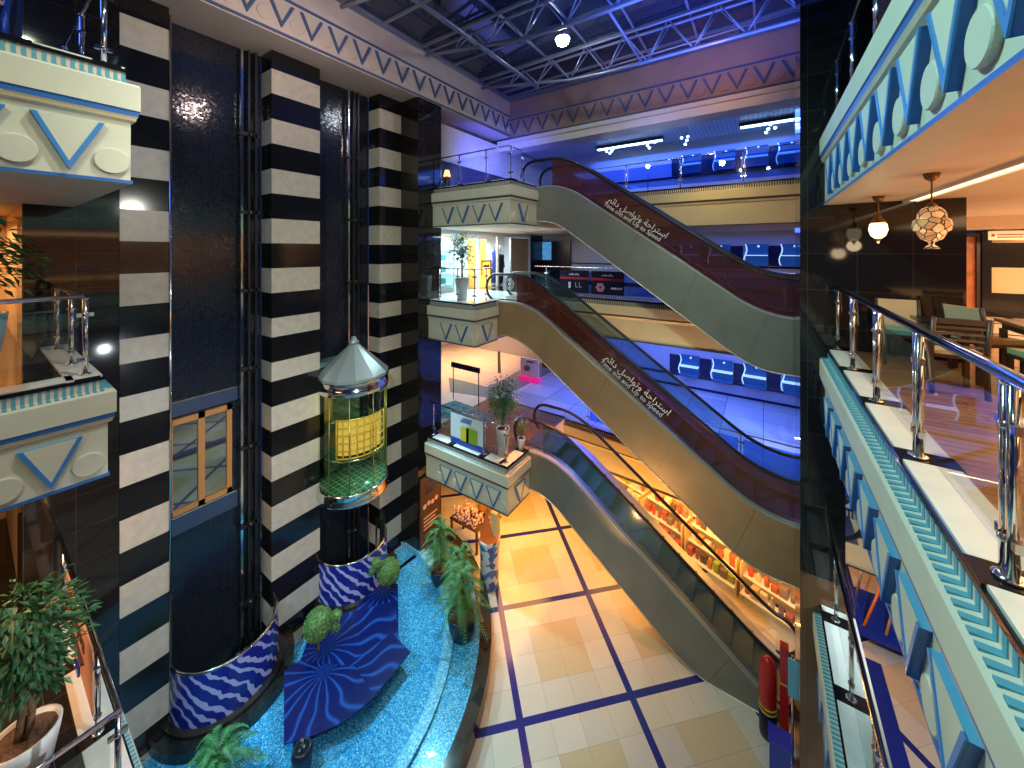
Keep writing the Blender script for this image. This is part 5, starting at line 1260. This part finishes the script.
def ficus(label, x, y, z, pot_h, pot_r, potm, cz, cr, ch, nl, leafL, seed, trunks=1):
    rn = random.Random(seed); t = thing('potted_ficus', label, 'potted tree', (x, y, z))
    mb = MB(); mb.lathe([(pot_r * .68, 0), (pot_r * .95, pot_h * .8), (pot_r, pot_h), (pot_r * .9, pot_h), (pot_r * .86, pot_h - .05)], (x, y, z + .003), 24); mb.build('pot', potm, t)
    mb = MB(); mb.lathe([(.0, pot_h - .03), (pot_r * .88, pot_h - .045)], (x, y, z + .003), 20, cap=False); mb.build('soil', SOIL, t)
    mb = MB(); tips = []
    for k in range(trunks):
        a = 6.28 * k / trunks + .5; o = .05 if trunks > 1 else 0
        pts = [Vector((x + o * math.cos(a + i), y + o * math.sin(a + i), z + pot_h - .05 + (cz - z - pot_h) * i / 4)) for i in range(5)]
        mb.tube(pts, [.035, .032, .03, .026, .02], 7)
    for k in range(9):
        a, e = rn.uniform(0, 6.28), rn.uniform(-.2, 1)
        q = Vector((x + cr * .7 * math.cos(a), y + cr * .7 * math.sin(a), cz + ch * .6 * e)); mb.tube([(x, y, cz - ch * .5), (Vector((x, y, cz - ch * .2)) + q) / 2, q], [.018, .012, .005], 5); tips.append(q)
    mb.build('trunk', BARK, t)
    mb = MB()
    for k in range(nl):
        u, v, w = rn.gauss(0, 1), rn.gauss(0, 1), rn.gauss(0, 1); n = math.sqrt(u * u + v * v + w * w) or 1; rr = rn.random() ** .45
        lump = 1 + .22 * math.sin(5 * math.atan2(v, u) + seed) * math.cos(4 * w / n)
        p = (x + cr * lump * rr * u / n, y + cr * lump * rr * v / n, cz + ch * lump * rr * w / n)
        leaf(mb, p, (u / n + rn.uniform(-.5, .5), v / n + rn.uniform(-.5, .5), rn.uniform(-.9, .3)), leafL * rn.uniform(.7, 1.25), leafL * .36, rn)
    mb.build('foliage', LEAF, t, fix=False)
ficus('leafy ficus in a white pot on the lower west balcony', -6.92, .40, L1 + .006, .50, .28, WPOT, 5.42, .43, .62, 1500, .13, 1, 3)
ficus('ficus in a light blue pot behind the middle west railing', -8.02, .0, L2 + .006, .85, .34, BPOT, 9.75, .52, .55, 600, .17, 2)
ficus('small ficus in a tall pale pot on the middle central landing', -8.3, 9.32, L2 + .006, .72, .24, WPOT, 9.85, .46, .56, 1000, .11, 3)
ficus('slim ficus in a tall white pot on the lower central landing', -6.25, 8.78, L1 + .006, .82, .20, WPOT, 5.5, .44, .66, 1100, .11, 4)
ficus('tiny potted plant at the east end of the lower central landing', -5.98, 9.35, L1 + .024, .35, .12, WPOT, 4.6, .16, .30, 140, .10, 6)

def frond(mb, p, a, L, rise, rn, n=9, w=.20):
    pts = []
    for i in range(n + 1):
        s = i / n; pts.append(Vector(p) + Vector((math.cos(a) * L * s, math.sin(a) * L * s, rise * s * (1.0 - .9 * s) * 2 - .35 * L * s * s)))
    side = Vector((-math.sin(a), math.cos(a), 0))
    mb.tube(pts, [.008 * (1 - .8 * i / n) for i in range(n + 1)], 4)
    for i in range(1, n + 1):
        d = (pts[i] - pts[i - 1]).normalized(); ww = w * (1 - .55 * i / n)
        for k in range(2):
            q = pts[i - 1].lerp(pts[i], k / 2)
            for s in (-1, 1):
                e = (side * s + d * .7 + Vector((0, 0, rn.uniform(-.35, .1)))).normalized()
                v = Vector((0, 0, 1)).cross(e).normalized() * .012
                mb.add([q - v, q + e * ww, q + v], [(0, 1, 2)])
def fern(label, x, y, z, pot_r, pot_h, h, nf, L, seed, potm=POT_D, name='potted_fern'):
    rn = random.Random(seed); t = thing(name, label, 'potted plant', (x, y, z))
    mb = MB(); mb.lathe([(pot_r * .75, 0), (pot_r, pot_h * .5), (pot_r * 1.05, pot_h * .9), (pot_r, pot_h), (pot_r * .85, pot_h), (pot_r * .8, pot_h - .06)], (x, y, z), 22); mb.build('pot', potm, t)
    mb = MB(); mb.lathe([(.0, pot_h - .04), (pot_r * .84, pot_h - .05)], (x, y, z), 18, cap=False); mb.build('soil', SOIL, t)
    mb = MB(); mb.tube([(x, y, z + pot_h - .05), (x + .02, y, z + pot_h + h * .6), (x, y + .02, z + pot_h + h)], [.035, .03, .015], 7); mb.build('stem', BARK, t)
    mb = MB()
    for k in range(nf):
        a = k * 2.4 + rn.uniform(-.3, .3); s = k / nf
        frond(mb, (x, y, z + pot_h + h * (.05 + .95 * s)), a, L * (1.05 - .55 * s) * rn.uniform(.85, 1.1), .28 * L + .2 * s, rn, w=.22 * (1 - .4 * s))
    mb.build('foliage', LEAF2, t, fix=False)
fern('tall feathery plant in a dark pot on the pool shelf beside the block', -7.85, 7.86, .104, .28, .42, 1.25, 36, .74, 11)
fern('feathery plant in a large dark pot at the pool curb', -6.3, 7.08, .104, .34, .55, 1.05, 40, .80, 12)
fern('bushy feathery plant between the two dark pots by the curb', -6.95, 7.75, .104, .2, .3, 1.1, 30, .68, 13)
fern('low palm spreading over the pool beside the zebra screen', -8.05, 2.55, .024,   .2, .3, .6, 34, .85, 14, name='potted_palm')
fern('small broad plant in the corner below the first column', -9.45, 1.55, .004, .16, .3, .3, 14, .4, 15, name='potted_palm')
def topiary(label, x, y, z0, z, r, subs, seed):
    rn = random.Random(seed); t = thing('topiary', label, 'topiary', (x, y, z0))
    mb = MB()
    for (cx, cy, cz, cr) in [(x, y, z, r)] + subs:
        mb.ball((cx, cy, cz), cr * .95, 18)
        for k in range(int(900 * (cr / r) ** 2)):
            u, v, w = rn.gauss(0, 1), rn.gauss(0, 1), rn.gauss(0, 1); n = math.sqrt(u * u + v * v + w * w); d = Vector((u, v, w)) / n
            leaf(mb, Vector((cx, cy, cz)) + d * cr * .93, d + Vector((rn.uniform(-.8, .8), rn.uniform(-.8, .8), rn.uniform(-.8, .8))), .05, .028, rn)
    mb.build('clipped_ball', LEAF3, t, fix=False)
    mb = MB(); mb.tube([(x, y, z0), (x, y, z - r * .8)], .03, 8)
    for (cx, cy, cz, cr) in subs: mb.tube([(x, y, z), (cx, cy, cz)], .018, 6)
    mb.build('stem', BARK, t)
    mb = MB(); mb.lathe([(.2, 0), (.2, .08), (.12, .14)], (x, y, z0), 14); mb.build('foot', POT_D, t)
topiary('clipped topiary ball with two small side balls in the southern pool', -8.72, 4.72, .024, .98, .31, [(-8.42, 5.0, 1.12, .10), (-8.45, 4.98, .86, .08)], 21)
topiary('clipped topiary ball with two small side balls in the northern pool', -8.72, 6.72, .024, .80, .30, [(-8.9, 6.45, 1.12, .12), (-9.0, 6.4, .9, .09)], 22)

# ================================================================ LOWER WEST RAILING POSTER, UPPER WEST CHAIR
t = thing('railing_banner', 'salmon poster hung inside the lower west railing beside the ficus', 'poster', (-7.9, .92, L1))
mb = MB(); mb.box(-9.1, -6.95, .915, .93, L1 + .14, L1 + .95); mb.build('banner_sheet', mat('salmon_sheet', (.75, .38, .25), .5, noise=.1, nscale=2), t)
mb = MB()
for k in range(6): mb.box(-8.6 + .2 * k, -8.48 + .2 * k, .905, .915, L1 + .62 - .02 * (k % 2), L1 + .74)
for k in range(3): mb.box(-8.3 + .1 * k, -7.7 + .1 * k, .905, .915, L1 + .3 + .07 * k, L1 + .33 + .07 * k)
mb.build('banner_print', mat('dark_print', (.10, .05, .06), .5), t)
mb = MB(); mb.box(-8.0, -7.8, .89, .915, L1 + .10, L1 + .22); mb.build('clip', BLUEB, t)
t = thing('folding_chair', 'blue tubular folding chair with salmon fabric behind the upper west railing', 'chair', (-6.6, .05, L3 + .006))
SALM = mat('salmon_fabric', (.6, .25, .22), .7); BT = mat('blue_tube', (.02, .06, .5), .25, .3)
for y in (-.25, .25):
    mb = MB(); mb.tube([(-6.35, y, L3 + .03), (-6.85, y, L3 + .95)], .028, 8); mb.build('leg', BT, t)
    mb = MB(); mb.tube([(-6.85, y, L3 + .03), (-6.4, y, L3 + .5)], .028, 8); mb.build('leg', BT, t)
mb = MB(); mb.box(-6.82, -6.4, -.24, .24, L3 + .44, L3 + .47); mb.build('seat', SALM, t)
mb = MB(); mb.slab([(-6.62, -.24, L3 + .54), (-6.62, .24, L3 + .54), (-6.84, .24, L3 + .93), (-6.84, -.24, L3 + .93)], (.87, 0, .5), .02); mb.build('backrest', SALM, t)

# ================================================================ SHOP ON THE GROUND FLOOR
BOARD = mat('dark_brown_board', (.07, .03, .02), .4); SHELFM = mat('pale_shelf', (.75, .6, .4), .5)
t = thing('menu_board', 'dark brown standing board with pale writing-like marks against the black block', 'board', (-9.1, 8.65, 0))
mb = MB(); mb.box(-9.14, -9.08, 8.22, 9.1, .05, 2.45); mb.build('board_panel', BOARD, t)
mb = MB(); mb.box(-9.08, -9.07, 8.42, 8.9, 1.85, 2.25); mb.build('dark_picture', DARKP, t)
mb = MB()
for k in range(4): mb.lathe([(.075, 0), (.075, .006)], (-9.08, 8.4 + .17 * k, 1.5 + .04 * (k % 2)), 10, axis=(1, 0, 0), smooth=False)
for k in range(4): mb.box(-9.08, -9.074, 8.35, 8.95 - .1 * (k % 2), 1.1 - .12 * k, 1.14 - .12 * k)
mb.build('pale_marks', mat('pale_mark', (.6, .42, .36), .6), t)
mb = MB(); mb.box(-9.16, -9.0, 8.25, 9.05, .003, .05); mb.build('board_foot', DSTEEL, t)
PAT, nt, b = _new('blue_white_pattern')
vo = N(nt, 'ShaderNodeTexVoronoi', Scale=7.0); nt.links.new(coords(nt, 'World'), vo.inputs['Vector']); sp = nt.nodes.new('ShaderNodeSeparateColor'); nt.links.new(vo.outputs['Color'], sp.inputs[0])
nt.links.new(ramp(nt, sp.outputs[0], [(0, (.7, .75, .8)), (.4, (.10, .22, .55)), (.6, (.75, .78, .8)), (.8, (.05, .12, .4))], 'CONSTANT'), b.inputs['Base Color']); b.inputs['Roughness'].default_value = .4
t = thing('decorated_stand', 'blue and white patterned round stand topped with an orange paper peak beside the pool', 'stand', (-6.66, 8.68, 0))
mb = MB(); mb.lathe([(.26, .003), (.27, .1), (.27, .8), (.31, 1.35), (.32, 1.4)], (-6.66, 8.68, 0), 20); mb.build('patterned_column', PAT, t)
mb = MB(); mb.lathe([(.33, 1.4), (.2, 1.45), (.05, 1.48)], (-6.66, 8.68, 0), 6, smooth=False); mb.lathe([(.26, 1.43), (.14, 1.7), (.0, 2.25)], (-6.76, 8.68, 0), 4, smooth=False); mb.build('orange_peak', mat('orange_paper', (.85, .18, .03), .5), t)
mb = MB(); mb.box(-6.66, -6.44, 8.72, 8.90, 1.42, 2.1); mb.build('cream_card', mat('cream_card', (.8, .62, .3), .5), t)
t = thing('flower_table', 'table of pale pink blossoms under the lower central landing', 'flower display', (-8.2, 9.6, 0))
mb = MB(); mb.box(-8.8, -7.6, 9.25, 9.95, .72, .76); mb.build('table_top', BOARD, t)
for x in (-8.75, -7.65):
    for y in (9.3, 9.9): mb = MB(); mb.box(x - .03, x + .03, y - .03, y + .03, .003, .72); mb.build('leg', BOARD, t)
mb = MB(); rn = random.Random(5)
for k in range(160): mb.ball((rn.uniform(-8.75, -7.65), rn.uniform(9.28, 9.9), .80 + .35 * rn.random() ** 2), rn.uniform(.025, .05), 6)
o = mb.build('blossoms', mat('pale_blossom', (.75, .5, .42), .6, noise=.3, nscale=30), t); o['kind'] = 'stuff'
for i, (x, y, w_, h_, col, l) in enumerate(((-8.4, 10.9, 1.0, 1.9, (.75, .30, .06), 'orange poster panel standing behind the flower table'), (-8.9, 11.6, 1.0, 1.9, (.42, .12, .05), 'dark red poster panel standing behind the orange one'), (-9.0, 12.3, 1.2, 2.2, (.15, .08, .05), 'tall brown display panel deep under the lower landing'))):
    t = thing('poster_board', l, 'panel', (x, y, 0))
    mb = MB(); mb.box(x - w_ / 2, x + w_ / 2, y - .03, y + .03, .05, h_); mb.build('panel_sheet', mat(f'panel_colour_{i}', col, .5, noise=.6, nscale=5), t)
    mb = MB()
    for s in (-1, 1): mb.box(x + s * w_ * .4 - .03, x + s * w_ * .4 + .03, y - .2, y + .2, .003, .05)
    mb.build('panel_foot', DSTEEL, t)

# stepped product shelves facing the escalators
D = Vector((.94, -.342, 0)); NN = Vector((-.342, -.94, 0))
PCOL = [mat(f'product_{i}', c_, .45) for i, c_ in enumerate(((.75, .62, .45), (.62, .08, .05), (.8, .75, .65), (.12, .08, .07), (.35, .5, .08), (.7, .35, .1), (.85, .8, .7), (.25, .2, .2), (.45, .12, .08)))]
NAMES = ('tan', 'red', 'cream', 'black', 'green', 'orange', 'white', 'dark grey', 'maroon')
rn = random.Random(9); SHW = mat('lit_shelf_board', (.85, .7, .45), .4, emit=(1, .68, .3), estr=.45)
def gondola(c0, label, short, tiers, L=1.5, n=7):
    t = thing('product_shelf', label, 'shop shelf', (c0[0], c0[1], 0)); c0 = Vector((c0[0], c0[1], 0))
    mb = MB(); mb.obox(c0 + Vector((0, 0, tiers[-1] / 2 + .2)) - NN * .42, D * L / 2, NN * .02, (0, 0, tiers[-1] / 2 + .19)); mb.build('back_panel', SHELFM, t)
    for s in (-1, 1): mb = MB(); mb.obox(c0 + D * s * L / 2 + Vector((0, 0, tiers[-1] / 2 + .02)) - NN * .1, D * .015, NN * .36, (0, 0, tiers[-1] / 2 + .015)); mb.build('end_panel', SHELFM, t)
    for k, z in enumerate(tiers):
        off = .18 - .22 * k; w_ = .16
        mb = MB(); mb.obox(c0 + NN * off + Vector((0, 0, z)), D * (L / 2 - .02), NN * w_, (0, 0, .015)); mb.build('shelf_board', SHW, t)
        for j in range(n):
            i = rn.randrange(9); h_ = rn.uniform(.07, .15); ww = L / n * rn.uniform(.32, .45)
            p = c0 + NN * (off + rn.uniform(-.03, .03)) + D * ((j + .5) / n - .5) * (L - .1)
            mb = MB()
            if rn.random() < .7: mb.obox((0, 0, h_), D * ww, NN * rn.uniform(.06, .12), (0, 0, h_))
            else: mb.lathe([(ww * .8, 0), (ww * .85, h_ * 1.3), (ww * .4, h_ * 1.8), (ww * .4, h_ * 2.1)], (0, 0, 0), 10)
            o = mb.build('boxed_product', PCOL[i]); o.location = p + Vector((0, 0, z + .0155))
            tag(o, f'{NAMES[i]} packaged product on the {("bottom", "second", "third", "top")[k]} tier of the {short}', 'product', f'{NAMES[i]} goods, tier {k}, {short}')
A0 = Vector((-4.3, 13.9, 0))
for i, l in enumerate(('westernmost lit shelf', 'second lit shelf from the west', 'third lit shelf from the west', 'fourth lit shelf from the west')):
    p = A0 + D * 1.62 * i
    gondola((p.x, p.y), l + ' of packaged goods beyond the lowest escalator', l, (.25, .62, 1.0))
for i, l in enumerate(('westernmost rear shelf', 'middle rear shelf', 'easternmost rear shelf')):
    p = A0 + D * (.4 + 1.9 * i) - NN * 1.7
    gondola((p.x, p.y), l + ' of goods behind the lit row', l, (.4, .85, 1.3, 1.75), 1.7, 6)
